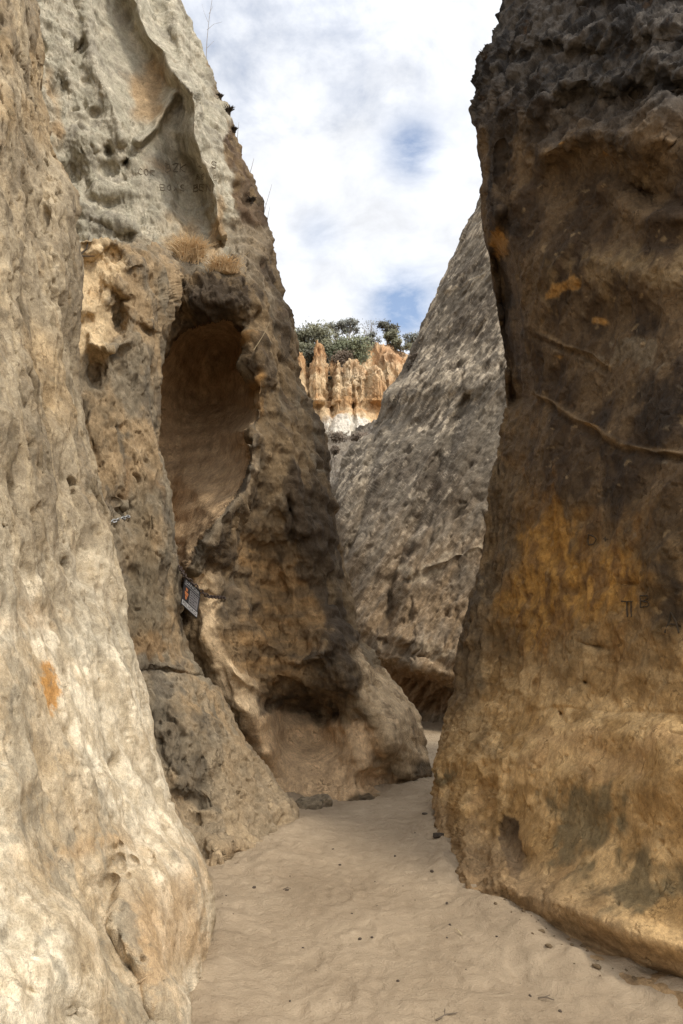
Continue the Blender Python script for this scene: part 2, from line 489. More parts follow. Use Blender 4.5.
def colB(X, Y, P, N):
    wx, wy = warp(X, Y, 24, 45, 5.1)
    n = fbm(P * [2.2, 2.2, 1.2] + 5, 5); n2 = fbm(P * [7, 7, 4] + 9, 5); n3 = fbm(P * [4, 4, 2] + 70, 4)
    c = mix(GREY * .95, TAN * .74, sstep(-.3, .35, n + .4 * n2))
    c = mix(c, DGREY * 1.35, sstep(.12, .36, n3 + .3 * n2) * .75)
    m = fval([('g', 100, 265, 30, 26, 0, 1.0), ('g', 92, 320, 18, 40, 0, 1.0), ('g', 120, 330, 22, 20, 0, .5), ('g', 70, 260, 20, 60, 0, .6)], wx, wy)
    c = mix(c, CREAM * 1.0, sstep(.25, .8, m + .4 * n2))
    m = fval([('g', 138, 600, 40, 60, 0, .9), ('g', 150, 520, 25, 60, 0, .6), ('g', 100, 435, 22, 30, 0, .7)], wx, wy)
    c = mix(c, np.array([.13, .11, .08]), sstep(.3, .9, m + .5 * n2) * .7)
    m = fval([('g', 150, 645, 45, 12, 0, .7), ('g', 130, 480, 30, 30, 0, .5), ('g', 145, 600, 18, 50, 0, .5)], wx, wy)
    c = mix(c, np.array([.27, .17, .08]), sstep(.3, .8, m + .6 * n3) * .5)
    m = sstep(700, 860, wy + .25 * (wx - 200))
    c = mix(c, mix(np.array([.38, .31, .22]), np.array([.27, .23, .175]), sstep(-.2, .3, n)), m * .85)
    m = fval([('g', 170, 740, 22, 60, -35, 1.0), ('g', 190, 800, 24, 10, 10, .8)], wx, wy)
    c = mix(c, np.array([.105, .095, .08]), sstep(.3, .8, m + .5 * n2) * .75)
    c = mix(c, SAND * .95, sstep(838, 872, wy - .15 * np.abs(wx - 240)) * .8)
    return c


dispB = [[('fbm', (1.2, 1.2, .8), .10, 4)],
         [('ridge', (3, 3, 1.3), .07, 4), ('pit', (4.5, 4.5, 2.6), .06, .35), ('crease', (2.6, 2.6, .8), .06, 3)],
         [('fbm', (12, 12, 6), .026, 4), ('pit', (15, 15, 7), .045, .35), ('crease', (7, 7, 2.5), .035, 3)]]
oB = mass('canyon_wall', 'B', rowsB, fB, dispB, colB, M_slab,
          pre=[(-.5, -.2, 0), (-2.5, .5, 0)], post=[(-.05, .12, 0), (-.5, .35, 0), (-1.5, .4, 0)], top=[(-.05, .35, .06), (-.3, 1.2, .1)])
tag(oB, 'grey brown sandstone slab with pale hollows behind the cream wall', 'cliff', kind='structure')

# ================================================================== TOWER WITH THE ALCOVE
rowsC = []
sil = [(-420, 85), (-200, 135), (0, 180), (75, 213), (150, 240), (240, 269), (320, 290), (385, 303), (430, 322), (490, 337), (560, 348), (630, 363), (670, 384), (700, 409), (730, 425), (770, 427), (792, 408), (830, 400), (900, 395)]
silx = lambda y: float(np.interp(y, [s[0] for s in sil], [s[1] for s in sil]))
depC = [  # py, Y at left (px 20), Y mid-left (px 150), Y right front, Y silhouette
    (-420, 10.5, 11.2, 11.5, 13.0), (-200, 9.6, 10.3, 10.6, 12.0), (0, 8.6, 9.4, 9.8, 10.9), (75, 8.3, 9.1, 9.5, 10.5), (150, 8.0, 8.9, 9.1, 10.1), (215, 7.8, 8.75, 8.9, 9.9), (240, 7.75, 8.7, 8.6, 9.8), (256, 7.7, 8.4, 8.15, 9.7), (275, 7.7, 7.95, 7.95, 9.6),
    (320, 7.7, 7.9, 7.95, 9.5), (385, 7.7, 7.95, 7.95, 9.45), (430, 7.7, 7.9, 7.95, 9.4), (490, 7.7, 7.8, 7.9, 9.35), (560, 7.7, 7.7, 7.9, 9.35), (630, 7.7, 7.6, 8.0, 9.4),
    (670, 7.7, 7.6, 8.1, 9.45), (700, 7.7, 7.7, 8.25, 9.4), (730, 7.7, 7.75, 8.35, 9.3), (770, 7.6, 7.75, 8.15, 9.1), (792, 7.6, 7.7, 7.85, 8.6), (830, 7.4, 7.4, 7.35, 7.9), (900, 7.0, 7.0, 6.9, 7.0)]
for py, a, b, c, d in depC:
    xs = silx(py)
    us = [0, .3, .55, .72, .86, .95, 1]
    x0 = 20 if py < 600 else 60
    g = lambda u: np.interp(u, [0, .5, .86, .95, 1], [a, b, c + .1, c + .45 * (d - c), d])
    rowsC.append([(x0 + (xs - x0) * u, py, float(g(u))) for u in us])
ALC = [(120, 400), (160, 362), (172, 342), (184, 329), (200, 320), (222, 315), (235, 318), (242, 329), (249, 351), (243, 366), (255, 384), (259, 407), (245, 434), (249, 460), (239, 492), (214, 524), (190, 556), (178, 600), (120, 600)]
fC = [
    # alcove
    ('p', ALC, 5, 1.75, 34), ('g', 208, 385, 30, 46, -8, .6), ('g', 222, 352, 14, 20, -20, .35), ('g', 200, 520, 38, 70, 15, -.75), ('l', [(244, 366), (257, 386), (259, 407), (250, 430)], 4, -.10),
    ('g', 206, 640, 26, 56, -18, -.42), ('g', 236, 712, 18, 34, -30, -.35),
    # overhang above it, and the rim at the right
    ('g', 212, 296, 46, 18, 5, -.38), ('l', [(250, 350), (262, 375), (254, 410), (250, 440)], 11, -.22),
    # rib that runs down from the alcove's foot
    ('l', [(250, 450), (230, 500), (208, 545), (196, 570)], 16, -.42), ('l', [(228, 625), (240, 685), (270, 750)], 15, -.30), ('l', [(215, 585), (240, 612), (256, 640)], 12, -.16), ('g', 195, 670, 24, 60, 0, -.22),
    # lower hollow right of the rib
    ('g', 292, 600, 44, 70, 0, .45, 1.6), ('g', 262, 560, 24, 40, 0, .25), ('g', 296, 700, 40, 18, 5, .45, 1.5), ('g', 304, 728, 38, 28, 12, .62, 1.3), ('g', 326, 712, 15, 10, -15, .45, 1.5), ('g', 262, 650, 24, 20, 0, .15),
    ('l', [(262, 640), (290, 660), (320, 655)], 7, -.15), ('l', [(238, 672), (262, 690), (278, 702)], 6, -.18),
    ('l', [(322, 640), (352, 690), (395, 740)], 26, -.34), ('l', [(345, 730), (362, 765), (356, 785)], 12, -.18), ('l', [(372, 735), (378, 760)], 7, .08), ('l', [(404, 730), (408, 765)], 6, .07), ('g', 376, 783, 17, 8, 8, .22, 1.4), ('g', 392, 742, 30, 26, 20, -.32), ('g', 350, 762, 30, 18, 20, -.10), ('g', 420, 745, 10, 10, 0, .2),
    ('g', 330, 700, 14, 8, 0, -.12),
    # upper pale face: curved overhanging leaf and crease
    ('l', [(120, -30), (150, 35), (178, 80), (186, 92)], 9, -.55), ('l', [(176, -40), (180, 30), (188, 95), (192, 150)], 9, -.35), ('g', 140, 60, 36, 80, -12, .30), ('g', 198, 60, 10, 70, -10, .3),
    ('l', [(190, 90), (196, 130), (206, 170), (214, 205), (220, 235)], 7, -.5), ('g', 190, 190, 22, 55, -12, .55, 1.5), ('l', [(140, 140), (156, 125), (172, 96)], 5, -.28),
    ('g', 218, 150, 14, 80, -14, -.25), ('g', 228, 235, 18, 12, 0, .30),
    ('g', 106, 150, 6, 6, 0, .22), ('g', 126, 162, 5, 6, 0, .32, 2), ('g', 105, 168, 14, 12, 30, .22), ('g', 90, 118, 7, 9, 30, .2), ('g', 75, 52, 5, 10, 20, .2), ('g', 83, 48, 5, 10, 20, .2), ('g', 62, 84, 6, 8, 0, .25),
    ('g', 72, 175, 16, 26, -20, .5), ('g', 100, 210, 24, 12, 0, .2), ('l', [(60, 190), (90, 212), (130, 226)], 7, -.2),
    ('l', [(84, 0), (92, 60), (112, 110), (122, 136)], 8, -.2),
]


def colC(X, Y, P, N):
    wx, wy = warp(X, Y, 20, 40, 8.2)
    n = fbm(P * [1.6, 1.6, 1.0] + 15, 5); n2 = fbm(P * [6, 6, 3.4] + 3, 5); n3 = fbm(P * [2.8, 2.8, 1.7] + 33, 5)
    # varnished outer skin
    c = mix(np.array([.205, .16, .105]), np.array([.085, .068, .05]), sstep(-.3, .3, n + .5 * n2))
    c = mix(c, GREY * .95, sstep(.15, .5, n3 + .25 * n2) * .75)
    # upper pale face
    up = fval([('l', [(100, -60), (130, 60), (150, 160), (170, 225)], 62, 1.3), ('l', [(60, -40), (70, 120), (90, 220)], 50, 1.0), ('l', [(185, 10), (215, 160), (228, 245)], 17, .9)], wx, wy)
    pale = mix(np.array([.37, .335, .25]), np.array([.45, .40, .30]), sstep(-.3, .3, n2))
    pale = mix(pale, np.array([.22, .195, .15]), sstep(.1, .45, n3 + .35 * n2) * .6)
    m = fval([('g', 148, 92, 26, 38, -15, 1.1), ('g', 175, 235, 30, 22, 0, .8), ('g', 222, 225, 12, 40, 0, .9), ('g', 50, 110, 12, 60, 0, .7), ('g', 165, 175, 30, 12, 0, .4)], wx, wy)
    pale = mix(pale, np.array([.36, .235, .115]), sstep(.25, .9, m + .4 * n3) * .75)
    pale = pale * np.array([1.04, 1.17, 1.42])
    c = mix(c, pale, sstep(.45, .7, up + .25 * n2) * (1 - sstep(238, 268, wy)))
    m = fval([('l', [(228, 110), (245, 175), (262, 240)], 9, 1.0), ('l', [(246, 180), (262, 250), (282, 320)], 8, .5)], wx, wy)
    c = mix(c, np.array([.10, .07, .05]), sstep(.55, 1.1, m + 1.0 * n2) * .7)
    m = fval([('g', 248, 238, 14, 30, -20, 1.0), ('g', 262, 285, 14, 50, -20, .7), ('g', 290, 420, 12, 60, -14, .4)], wx, wy)
    c = mix(c, GREY * 1.15, sstep(.35, .9, m + .4 * n3) * .7)
    # dark overhang lip
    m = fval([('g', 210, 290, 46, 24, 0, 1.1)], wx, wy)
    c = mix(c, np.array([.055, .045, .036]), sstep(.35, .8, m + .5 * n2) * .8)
    # alcove lining, clean tan rock
    al = np.minimum(fval([('p', ALC, 3, 1.6, 3)], wx * .12 + X * .88, wy * .12 + Y * .88), 1)
    band = np.sin(P[..., 2] * 26 + 5 * fbm(P * 1.1, 3) + 3 * P[..., 0])
    lin = mix(np.array([.40, .30, .20]), np.array([.54, .42, .29]), .5 + .5 * band * .6 + .2 * n2)
    c = mix(c, lin, sstep(.4, .62, al))
    m = fval([('g', 243, 346, 8, 14, 0, .8), ('g', 256, 390, 8, 34, 0, .7), ('g', 205, 322, 20, 5, 0, .7)], wx, wy)
    c = mix(c, np.array([.36, .22, .09]), sstep(.35, .8, m + .3 * n2) * .85)
    # warm hollow below
    m = fval([('g', 285, 610, 50, 62, 0, 1.0), ('g', 250, 560, 20, 30, 0, .7), ('g', 265, 670, 34, 30, 0, .7), ('g', 212, 640, 26, 20, 0, .6)], wx, wy)
    str_ = fbm(P * [1, 1, 7], 4)
    c = mix(c, mix(np.array([.31, .21, .11]), np.array([.17, .122, .072]), sstep(-.25, .3, str_ + .4 * n2)), sstep(.35, .8, m + .25 * n3) * .85)
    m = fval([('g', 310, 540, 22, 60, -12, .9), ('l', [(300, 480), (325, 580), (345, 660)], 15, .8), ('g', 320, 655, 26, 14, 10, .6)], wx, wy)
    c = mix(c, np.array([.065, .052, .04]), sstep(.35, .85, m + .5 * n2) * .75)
    # rib and rim: grey with pale streaks
    m = fval([('l', [(250, 460), (226, 500), (200, 545), (192, 590)], 17, .9), ('l', [(225, 600), (248, 640)], 14, .5)], wx, wy)
    c = mix(c, mix(GREY * .85, DGREY * 1.4, sstep(-.2, .3, n3)), sstep(.35, .8, m) * .8 * (1 - sstep(.3, .6, al)))
    m = fval([('l', [(206, 580), (218, 650), (244, 700), (272, 750)], 15, 1.0), ('g', 255, 470, 10, 30, 20, .4)], wx, wy)
    c = mix(c, np.array([.58, .48, .35]), sstep(.25, .75, m + .3 * n3) * .9)
    # sandy apron, its colour lifted above the sand's to offset the shade there
    m = fval([('g', 275, 770, 70, 34, 0, 1.1), ('g', 290, 735, 44, 24, 0, 1.0), ('g', 330, 745, 46, 30, 20, .9), ('l', [(330, 790), (420, 790)], 16, .7)], wx, wy)
    c = mix(c, mix(SAND * 1.75, SAND * 1.4, sstep(-.3, .3, n3)), sstep(.3, .75, m + .25 * n2))
    m = fval([('g', 400, 735, 34, 36, 0, 1.0), ('l', [(360, 660), (400, 705), (425, 740)], 16, .8)], wx, wy)
    c = mix(c, mix(np.array([.56, .46, .33]), np.array([.27, .21, .145]), sstep(.1, .45, n3 + .4 * n2)), sstep(.3, .75, m) * .85)
    return c


overC = lambda X, Y, P: fval([('g', 208, 292, 50, 24, 0, 1.0)], X, Y)
lowC = lambda X, Y, P: 1 - .93 * np.clip(fval([('g', 275, 765, 75, 42, 0, 1.0, 1.5), ('g', 290, 735, 46, 28, 0, .9, 1.5), ('g', 392, 740, 36, 46, 30, .7, 1.5), ('l', [(215, 650), (245, 705), (275, 755)], 18, .8), ('p', ALC, 4, .92, 3), ('g', 150, 70, 44, 80, -12, .92, 1.6), ('g', 180, 175, 38, 60, -12, .85, 1.6), ('g', 100, 60, 30, 90, 0, .4)], X, Y), 0, 1)
dispC = [[('fbm', (.9, .9, .7), .13, 4, lowC)],
         [('ridge', (2.4, 2.4, 1.1), .08, 4, lowC), ('crease', (1.8, 1.8, .7), .10, 3, lowC), ('pit', (3.2, 3.2, 1.8), .10, .3, lowC), ('step', (1, 1, 2.2), .05, 1, lowC)],
         [('fbm', (9, 9, 6), .035, 4, lowC), ('ridge', (5, 5, 5), .10, 4, overC), ('fbm', (1.6, 1.6, 6), .02, 3), ('pit', (10, 10, 5), .045, .3, lowC), ('pit', (5, 5, 3), .06, .15, lowC)]]
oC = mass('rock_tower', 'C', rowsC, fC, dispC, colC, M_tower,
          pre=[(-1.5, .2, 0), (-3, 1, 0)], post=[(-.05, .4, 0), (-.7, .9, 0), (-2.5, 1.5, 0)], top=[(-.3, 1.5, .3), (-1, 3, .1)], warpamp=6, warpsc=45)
tag(oC, 'tall leaning sandstone tower with a dark hollow alcove above the sand', 'cliff', kind='structure')

# ================================================================== RIGHT WALL
rowsD = []
for py, xs, ds, dr, df in [(-420, 545, 8.0, 5.6, 3.9), (-200, 518, 7.7, 5.3, 3.7), (0, 496, 7.4, 5.0, 3.5), (60, 480, 7.35, 4.9, 3.45), (105, 477, 7.3, 4.85, 3.4), (150, 476, 7.2, 4.75, 3.4), (210, 479, 7.2, 4.72, 3.4),
                           (250, 489, 7.25, 4.75, 3.4), (310, 499, 7.35, 4.7, 3.35), (370, 507, 7.45, 4.6, 3.3), (420, 505, 7.5, 4.5, 3.2), (480, 492, 7.6, 4.4, 3.1), (555, 479, 7.7, 4.3, 3.0),
                           (640, 460, 7.7, 4.2, 2.9), (700, 448, 7.55, 4.1, 2.8), (735, 441, 7.4, 4.0, 2.75), (770, 431, 7.2, 3.85, 2.7), (800, 430, 6.95, 3.78, 2.65), (850, 443, 6.0, 3.72, 2.6), (882, 450, 5.35, 3.72, 2.6), (935, 456, 4.85, 3.60, 2.55),
                           (1000, 462, 4.45, 3.50, 2.5), (1100, 470, 3.9, 3.05, 2.2), (1400, 500, 3.0, 2.3, 1.7)]:
    r = []
    for u, g in [(0, 0), (.03, .07), (.12, .24), (.30, .46), (.55, .68), (.8, .87), (1, 1)]:
        r.append((xs + (683 - xs) * u, py, ds + (dr - ds) * g))
    r.append((880, py, dr + .7 * (df - dr))); r.append((1080, py, df))
    rowsD.append(r)
fD = [
    # side recess behind the front edge
    ('l', [(497, 262), (506, 300), (512, 350), (514, 400)], 9, .55), ('l', [(520, 250), (530, 300), (528, 350)], 14, -.05), ('l', [(514, 400), (506, 480), (500, 560), (494, 640), (484, 720)], 12, .22), ('l', [(488, 470), (478, 560), (468, 640)], 6, -.10),
    ('l', [(503, 420), (497, 520), (490, 600)], 4, .12),
    # brow folds
    ('l', [(540, 150), (600, 132), (640, 140), (660, 110)], 18, -.24), ('l', [(520, 112), (560, 82), (610, 78), (650, 60), (700, 70)], 15, -.15), ('l', [(550, 40), (590, 42), (640, 24), (700, 28)], 15, -.13), ('l', [(505, 60), (560, 50), (600, 55)], 9, .12),
    ('l', [(560, 98), (620, 96), (690, 98)], 10, .10), ('l', [(580, 12), (640, 5), (700, -5)], 10, .10),
    ('g', 575, 190, 60, 55, 0, .22, 1.5), ('l', [(498, 150), (508, 210), (500, 245)], 7, .14), ('l', [(488, 130), (492, 200), (500, 240)], 8, -.10), ('g', 655, 185, 26, 30, -30, .22), ('l', [(608, 190), (640, 213), (690, 218)], 10, -.10), ('g', 660, 200, 30, 10, 20, .14),
    ('g', 640, 275, 70, 26, 5, -.12), ('g', 600, 320, 60, 24, 0, .05),
    # vein ledges
    ('l', [(528, 392), (552, 402), (575, 418), (600, 430), (625, 446), (650, 453), (690, 452)], 1.9, -.035), ('l', [(528, 397), (552, 408), (575, 425), (600, 438), (625, 453), (690, 459)], 4, .05),
    ('l', [(542, 330), (566, 346), (590, 355), (606, 364)], 1.6, -.03), ('l', [(542, 334), (566, 351), (606, 369)], 3, .05), ('g', 592, 424, 12, 6, 20, -.05),
    # holes
    ('g', 600, 647, 8, 3.5, 5, .13), ('g', 588, 680, 3, 3.5, 0, .12), ('g', 563, 719, 3, 4.5, 0, .12), ('g', 570, 590, 7, 5, 0, .04), ('g', 537, 655, 3, 11, 5, .09), ('g', 534, 687, 3, 9, 5, .09), ('g', 508, 668, 2, 8, 0, .06), ('g', 524, 590, 2.5, 5, 0, .06), ('g', 630, 583, 8, 2, 0, .05),
    ('l', [(440, 716), (560, 712), (683, 713)], 2.5, .02),
    # bench bulging low down
    ('l', [(470, 760), (540, 745), (600, 735), (700, 742)], 18, -.12), ('l', [(535, 770), (600, 790), (683, 775)], 26, -.12), ('g', 590, 850, 90, 40, 10, .04),
    ('p', [(494, 824), (502, 815), (511, 819), (519, 836), (526, 862), (523, 878), (514, 870), (503, 856), (496, 842)], 9, .09, 8), ('g', 505, 850, 20, 28, -12, .05), ('g', 499, 834, 4, 9, -10, .05), ('g', 514, 862, 4, 10, -20, .05), ('g', 520, 860, 8, 22, -12, .10), ('l', [(486, 790), (480, 850), (484, 900)], 10, .10), ('l', [(466, 790), (460, 840), (466, 880)], 9, -.12), ('g', 485, 765, 9, 8, 0, .12), ('l', [(446, 770), (448, 820), (455, 860)], 5, .10), ('l', [(500, 760), (496, 800)], 6, -.08),
    ('g', 440, 780, 10, 22, 0, -.05),
    # undercut by the sand
    ('l', [(500, 898), (545, 924), (600, 950), (650, 972), (700, 988)], 8, .15), ('l', [(560, 905), (620, 925), (690, 950)], 18, -.08), ('l', [(530, 905), (580, 930), (640, 955), (700, 972)], 9, .06),
]


def colD(X, Y, P, N):
    wx, wy = warp(X, Y, 30, 50, 12.5)
    n = fbm(P * [1.8, 1.8, 1.5] + 25, 5); n2 = fbm(P * [8, 8, 6] + 13, 5); n3 = fbm(P * [3.4, 3.4, 2.6] + 53, 5)
    c = mix(np.array([.20, .14, .075]), np.array([.095, .07, .042]), sstep(-.3, .3, n + .4 * n2))
    low = sstep(600, 740, wy)
    c = mix(c, mix(np.array([.60, .46, .27]), np.array([.37, .26, .13]), sstep(-.3, .3, n3 + .7 * fbm(P * [1.2, 1.2, 9] + 7, 4))), low)
    hi = 1 - sstep(80, 190, wy)
    c = mix(c, mix(np.array([.095, .094, .098]), np.array([.028, .028, .031]), sstep(-.25, .25, n2 + .6 * n)), hi)
    md = sstep(110, 180, wy) * (1 - sstep(480, 560, wy))
    c = mix(c, mix(np.array([.125, .095, .064]), np.array([.055, .041, .03]), sstep(-.25, .3, n + .5 * n3)), md * .92)
    m = fval([('g', 655, 270, 70, 26, 8, 1.0), ('g', 570, 290, 40, 30, 0, .45), ('g', 650, 180, 30, 16, -30, .35)], wx, wy)
    c = mix(c, np.array([.25, .20, .13]), sstep(.35, .9, m + .55 * n2) * .8)
    m = fval([('g', 562, 290, 12, 8, -20, 1.0), ('g', 595, 322, 8, 4, 0, .9), ('g', 575, 278, 8, 14, 0, .6), ('g', 590, 424, 12, 5, 20, 1.0), ('g', 555, 352, 8, 5, 0, .6), ('g', 500, 240, 10, 18, 15, 1.0), ('g', 503, 250, 6, 12, 0, .5), ('g', 604, 150, 5, 12, 0, .7), ('g', 556, 140, 6, 4, 0, .6)], wx * .3 + X * .7, wy * .3 + Y * .7)
    c = mix(c, np.array([.36, .22, .08]), sstep(.4, .75, m + .4 * n2) * .85)
    # ochre stain
    m = fval([('g', 545, 560, 36, 60, 0, 1.0), ('g', 600, 560, 50, 40, 0, .8), ('g', 520, 600, 30, 70, 0, .6), ('g', 605, 610, 60, 50, 0, .7), ('g', 512, 450, 10, 60, 0, .6)], wx, wy)
    c = mix(c, mix(np.array([.42, .25, .07]), np.array([.22, .13, .05]), sstep(-.2, .3, n2 + n3)), sstep(.25, .95, m + .55 * n3 + .5 * n2) * .72)
    m = fval([('g', 556, 530, 15, 50, 0, 1.0)], wx * .5 + X * .5, wy * .5 + Y * .5)
    c = mix(c, np.array([.29, .165, .045]), sstep(.4, .9, m + .3 * n2) * .6)
    # dark patches
    m = fval([('g', 650, 420, 60, 70, 0, .7), ('g', 605, 500, 30, 26, 0, .6), ('g', 668, 600, 22, 60, 0, .8), ('g', 665, 190, 16, 20, 0, .4), ('g', 660, 330, 30, 30, 0, .5), ('g', 512, 330, 14, 70, 4, .9), ('l', [(500, 120), (503, 180), (510, 230)], 12, .9), ('g', 560, 105, 50, 30, 0, .6)], wx, wy)
    c = mix(c, np.array([.034, .029, .026]), sstep(.35, .8, m + .5 * n3 + .2 * n2) * .8)
    m = fval([('g', 635, 355, 26, 12, 20, .9), ('g', 672, 450, 20, 8, 0, .9), ('g', 600, 320, 20, 12, 0, .4), ('g', 650, 390, 40, 50, 0, .45)], wx, wy)
    c = mix(c, np.array([.17, .15, .12]), sstep(.6, .85, m + .9 * n2) * .8)
    m = fval([('l', [(528, 393), (552, 403), (575, 419), (600, 432), (625, 447), (690, 453)], 2.6, 1.0), ('l', [(542, 331), (566, 347), (606, 365)], 2.2, .8)], X, Y)
    c = mix(c, np.array([.26, .20, .13]), np.clip(m, 0, 1) * .6)
    # side face
    m = sstep(508, 492, wx + .0 * wy + (wy - 600) * .10) * sstep(380, 440, wy) * (1 - sstep(690, 760, wy))
    vs = fbm(P * [9, 9, 1.2], 4)
    c = mix(c, mix(np.array([.20, .155, .10]), np.array([.11, .088, .062]), sstep(-.25, .25, vs)), m * .85)
    m = fval([('g', 470, 600, 14, 60, 10, .9)], wx, wy)
    c = mix(c, np.array([.09, .078, .064]), sstep(.4, .9, m + .4 * n3) * .7)
    # olive grey patches low down, pale lip, cleaner sand-rubbed foot
    m = fval([('g', 590, 810, 40, 36, 0, .95), ('g', 650, 880, 60, 40, 0, .9), ('g', 560, 850, 26, 30, 0, .6), ('g', 436, 775, 12, 20, 0, .9)], wx, wy)
    c = mix(c, np.array([.165, .145, .095]), sstep(.4, .85, m + .55 * n2 + .3 * vs) * .85)
    m = fval([('l', [(520, 755), (570, 742), (640, 745), (700, 735)], 14, .9), ('g', 470, 810, 26, 50, 0, .7), ('g', 612, 770, 60, 14, 10, .7), ('g', 640, 830, 50, 30, 0, .4)], wx, wy)
    c = mix(c, np.array([.42, .30, .17]), sstep(.4, .9, m + .5 * n2) * .7)
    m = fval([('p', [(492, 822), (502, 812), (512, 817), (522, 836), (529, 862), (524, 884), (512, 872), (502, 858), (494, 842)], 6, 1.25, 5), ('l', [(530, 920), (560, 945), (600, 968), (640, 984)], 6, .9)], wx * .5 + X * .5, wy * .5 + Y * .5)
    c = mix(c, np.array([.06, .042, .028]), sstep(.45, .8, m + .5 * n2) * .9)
    foot = sstep(0.36, 0.10, P[..., 2] + .12 * n + .06 * n2)
    c = mix(c, SAND * .82, foot * .8)
    c = mix(c, np.array([.52, .42, .27]), sstep(.62, .75, fbm(P * [13, 5, 12] + 4, 2) + .25 * n) * (1 - low) * (1 - hi) * .25)
    return c


midD = lambda X, Y, P: .8 + .45 * (1 - sstep(120, 260, Y)) - .45 * sstep(640, 760, Y)
sideD = lambda X, Y, P: sstep(530, 500, X) * sstep(380, 430, Y)
hiD = lambda X, Y, P: 1 - sstep(90, 170, Y)
dispD = [[('fbm', (1.0, 1.0, .9), .10, 4, midD)],
         [('ridge', (2.6, 2.6, 2.2), .05, 4, midD), ('pit', (4.5, 4.5, 3.5), .03, .3, midD), ('ridge', (9, 9, 1.2), .05, 3, sideD), ('ridge', (2.6, 2.6, 3.6), .09, 4, hiD), ('fbm', (2.0, 2.0, 4), .05, 3, hiD), ('fbm', (1.5, 1.5, 4), .02, 3)],
         [('fbm', (13, 13, 10), .014, 4, midD), ('crease', (5, 5, 4), .018, 3), ('fbm', (9, 9, 10), .03, 4, hiD)]]
oD = mass('canyon_wall', 'D', rowsD, fD, dispD, colD, M_right,
          pre=[(.12, .35, 0), (.9, .6, 0), (2.5, .8, 0)], post=[(.8, -.2, 0), (2.5, .6, 0)], top=[(1.2, .4, .3), (3, 0, .1)], warpamp=5, warpsc=45)
tag(oD, 'dark varnished wall with ochre staining filling the right side', 'cliff', kind='structure')

# ================================================================== BACK SLAB
rowsE = []
for lx, ly, dl, rx, ry, dr in [(478, 192, 20.0, 560, 120, 17.5), (457, 240, 20.0, 560, 190, 17.0), (431, 303, 20.0, 560, 260, 16.5), (414, 345, 19.8, 560, 310, 16.0), (402, 368, 19.6, 560, 340, 15.6), (384, 392, 19.5, 560, 370, 15.2), (378, 422, 19.4, 560, 410, 14.8),
                               (360, 437, 19.2, 560, 440, 14.4), (346, 452, 19.0, 560, 470, 14.0), (334, 480, 18.4, 560, 510, 13.6), (330, 540, 17.2, 560, 570, 13.0), (334, 600, 16.2, 560, 630, 12.6), (340, 640, 15.4, 560, 668, 12.4),
                               (344, 655, 15.2, 560, 690, 12.4), (346, 668, 16.2, 560, 705, 13.6), (350, 700, 16.6, 560, 728, 14.0), (355, 735, 16.6, 560, 745, 13.6), (360, 790, 15, 560, 800, 12.5)]:
    r = []
    for u, g in [(0, 0), (.08, .22), (.3, .48), (.55, .66), (.8, .84), (1, 1)]:
        r.append((lx + (rx - lx) * u, ly + (ry - ly) * u, dl + (dr - dl) * g))
    rowsE.append(r)
fE = [('l', [(470, 400), (440, 460), (400, 560), (385, 640)], 7, .35), ('l', [(478, 340), (452, 440)], 8, .15), ('l', [(412, 575), (440, 562), (478, 545)], 4, -.09), ('l', [(410, 582), (440, 570), (478, 553)], 5, .05),
      ('l', [(376, 430), (366, 500), (350, 560)], 7, .4), ('l', [(440, 290), (470, 275), (500, 262)], 4, -.06), ('l', [(415, 345), (450, 320), (495, 300)], 5, -.07), ('g', 470, 420, 20, 80, 30, -.3), ('g', 405, 640, 40, 10, 15, -.3), ('g', 430, 672, 40, 6, 22, -.3),
      ('l', [(414, 345), (400, 385), (392, 430)], 6, .4)]


def colE(X, Y, P, N):
    wx, wy = warp(X, Y, 14, 30, 21.5)
    a = R(34); ca, sa = math.cos(a), math.sin(a)
    Q = np.stack([P[..., 0] * ca - P[..., 2] * sa, P[..., 1] * .5, P[..., 0] * sa + P[..., 2] * ca], -1)
    st = fbm(Q * [3.4, 1.2, .9], 5); st2 = fbm(Q * [10, 4, 2.6] + 8, 6, .62); n = fbm(P * .7, 4)
    c = mix(np.array([.145, .132, .115]), np.array([.245, .225, .195]), sstep(-.25, .3, st))
    c = mix(c, np.array([.095, .082, .07]), sstep(-.05, .35, n + .5 * st) * .75)
    c = mix(c, np.array([.46, .42, .36]), sstep(.16, .34, st2 + .5 * fbm(P * .45 + 3, 3)) * .8)
    low = sstep(430, 640, wy + .2 * (wx - 400))
    c = mix(c, mix(np.array([.23, .165, .10]), np.array([.15, .115, .08]), sstep(-.2, .3, st)), low * .75)
    m = fval([('l', [(408, 576), (478, 546)], 5, 1.0), ('g', 438, 652, 24, 10, 20, .9), ('l', [(440, 290), (500, 262)], 4, .7), ('g', 480, 320, 16, 20, 0, .35)], wx, wy)
    c = mix(c, np.array([.36, .315, .25]), sstep(.35, .8, m + .4 * st2) * .7)
    m = fval([('g', 420, 690, 50, 26, 20, 1.0)], X, Y)
    c = mix(c, np.array([.20, .125, .065]), sstep(.4, .7, m) * .85)
    return c


dispE = [[('fbm', (.45, .45, .45), .22, 4)],
         [('ridge', (32, (2.4, 1.0, .6)), .11, 4), ('crease', (28, (1.2, .6, .3)), .14, 3)],
         [('ridge', (38, (8, 3, 1.5)), .05, 5), ('crease', (30, (2.2, 1, .7)), .07, 3), ('fbm', (5, 5, 5), .03, 4)]]
oE = mass('rock_slab', 'E', rowsE, fE, dispE, colE, M_back, pre=[(.0, .8, -.1), (-.4, 3, -.5), (0, 6, -1)], post=[(1.5, .2, 0)], top=[(.3, 1, .2), (1.0, 5, -.5), (0, 8, -3)], warpamp=4, warpsc=30, spacing=1.0)
tag(oE, 'grey streaked slab leaning back beyond the dark right wall', 'cliff', kind='structure')

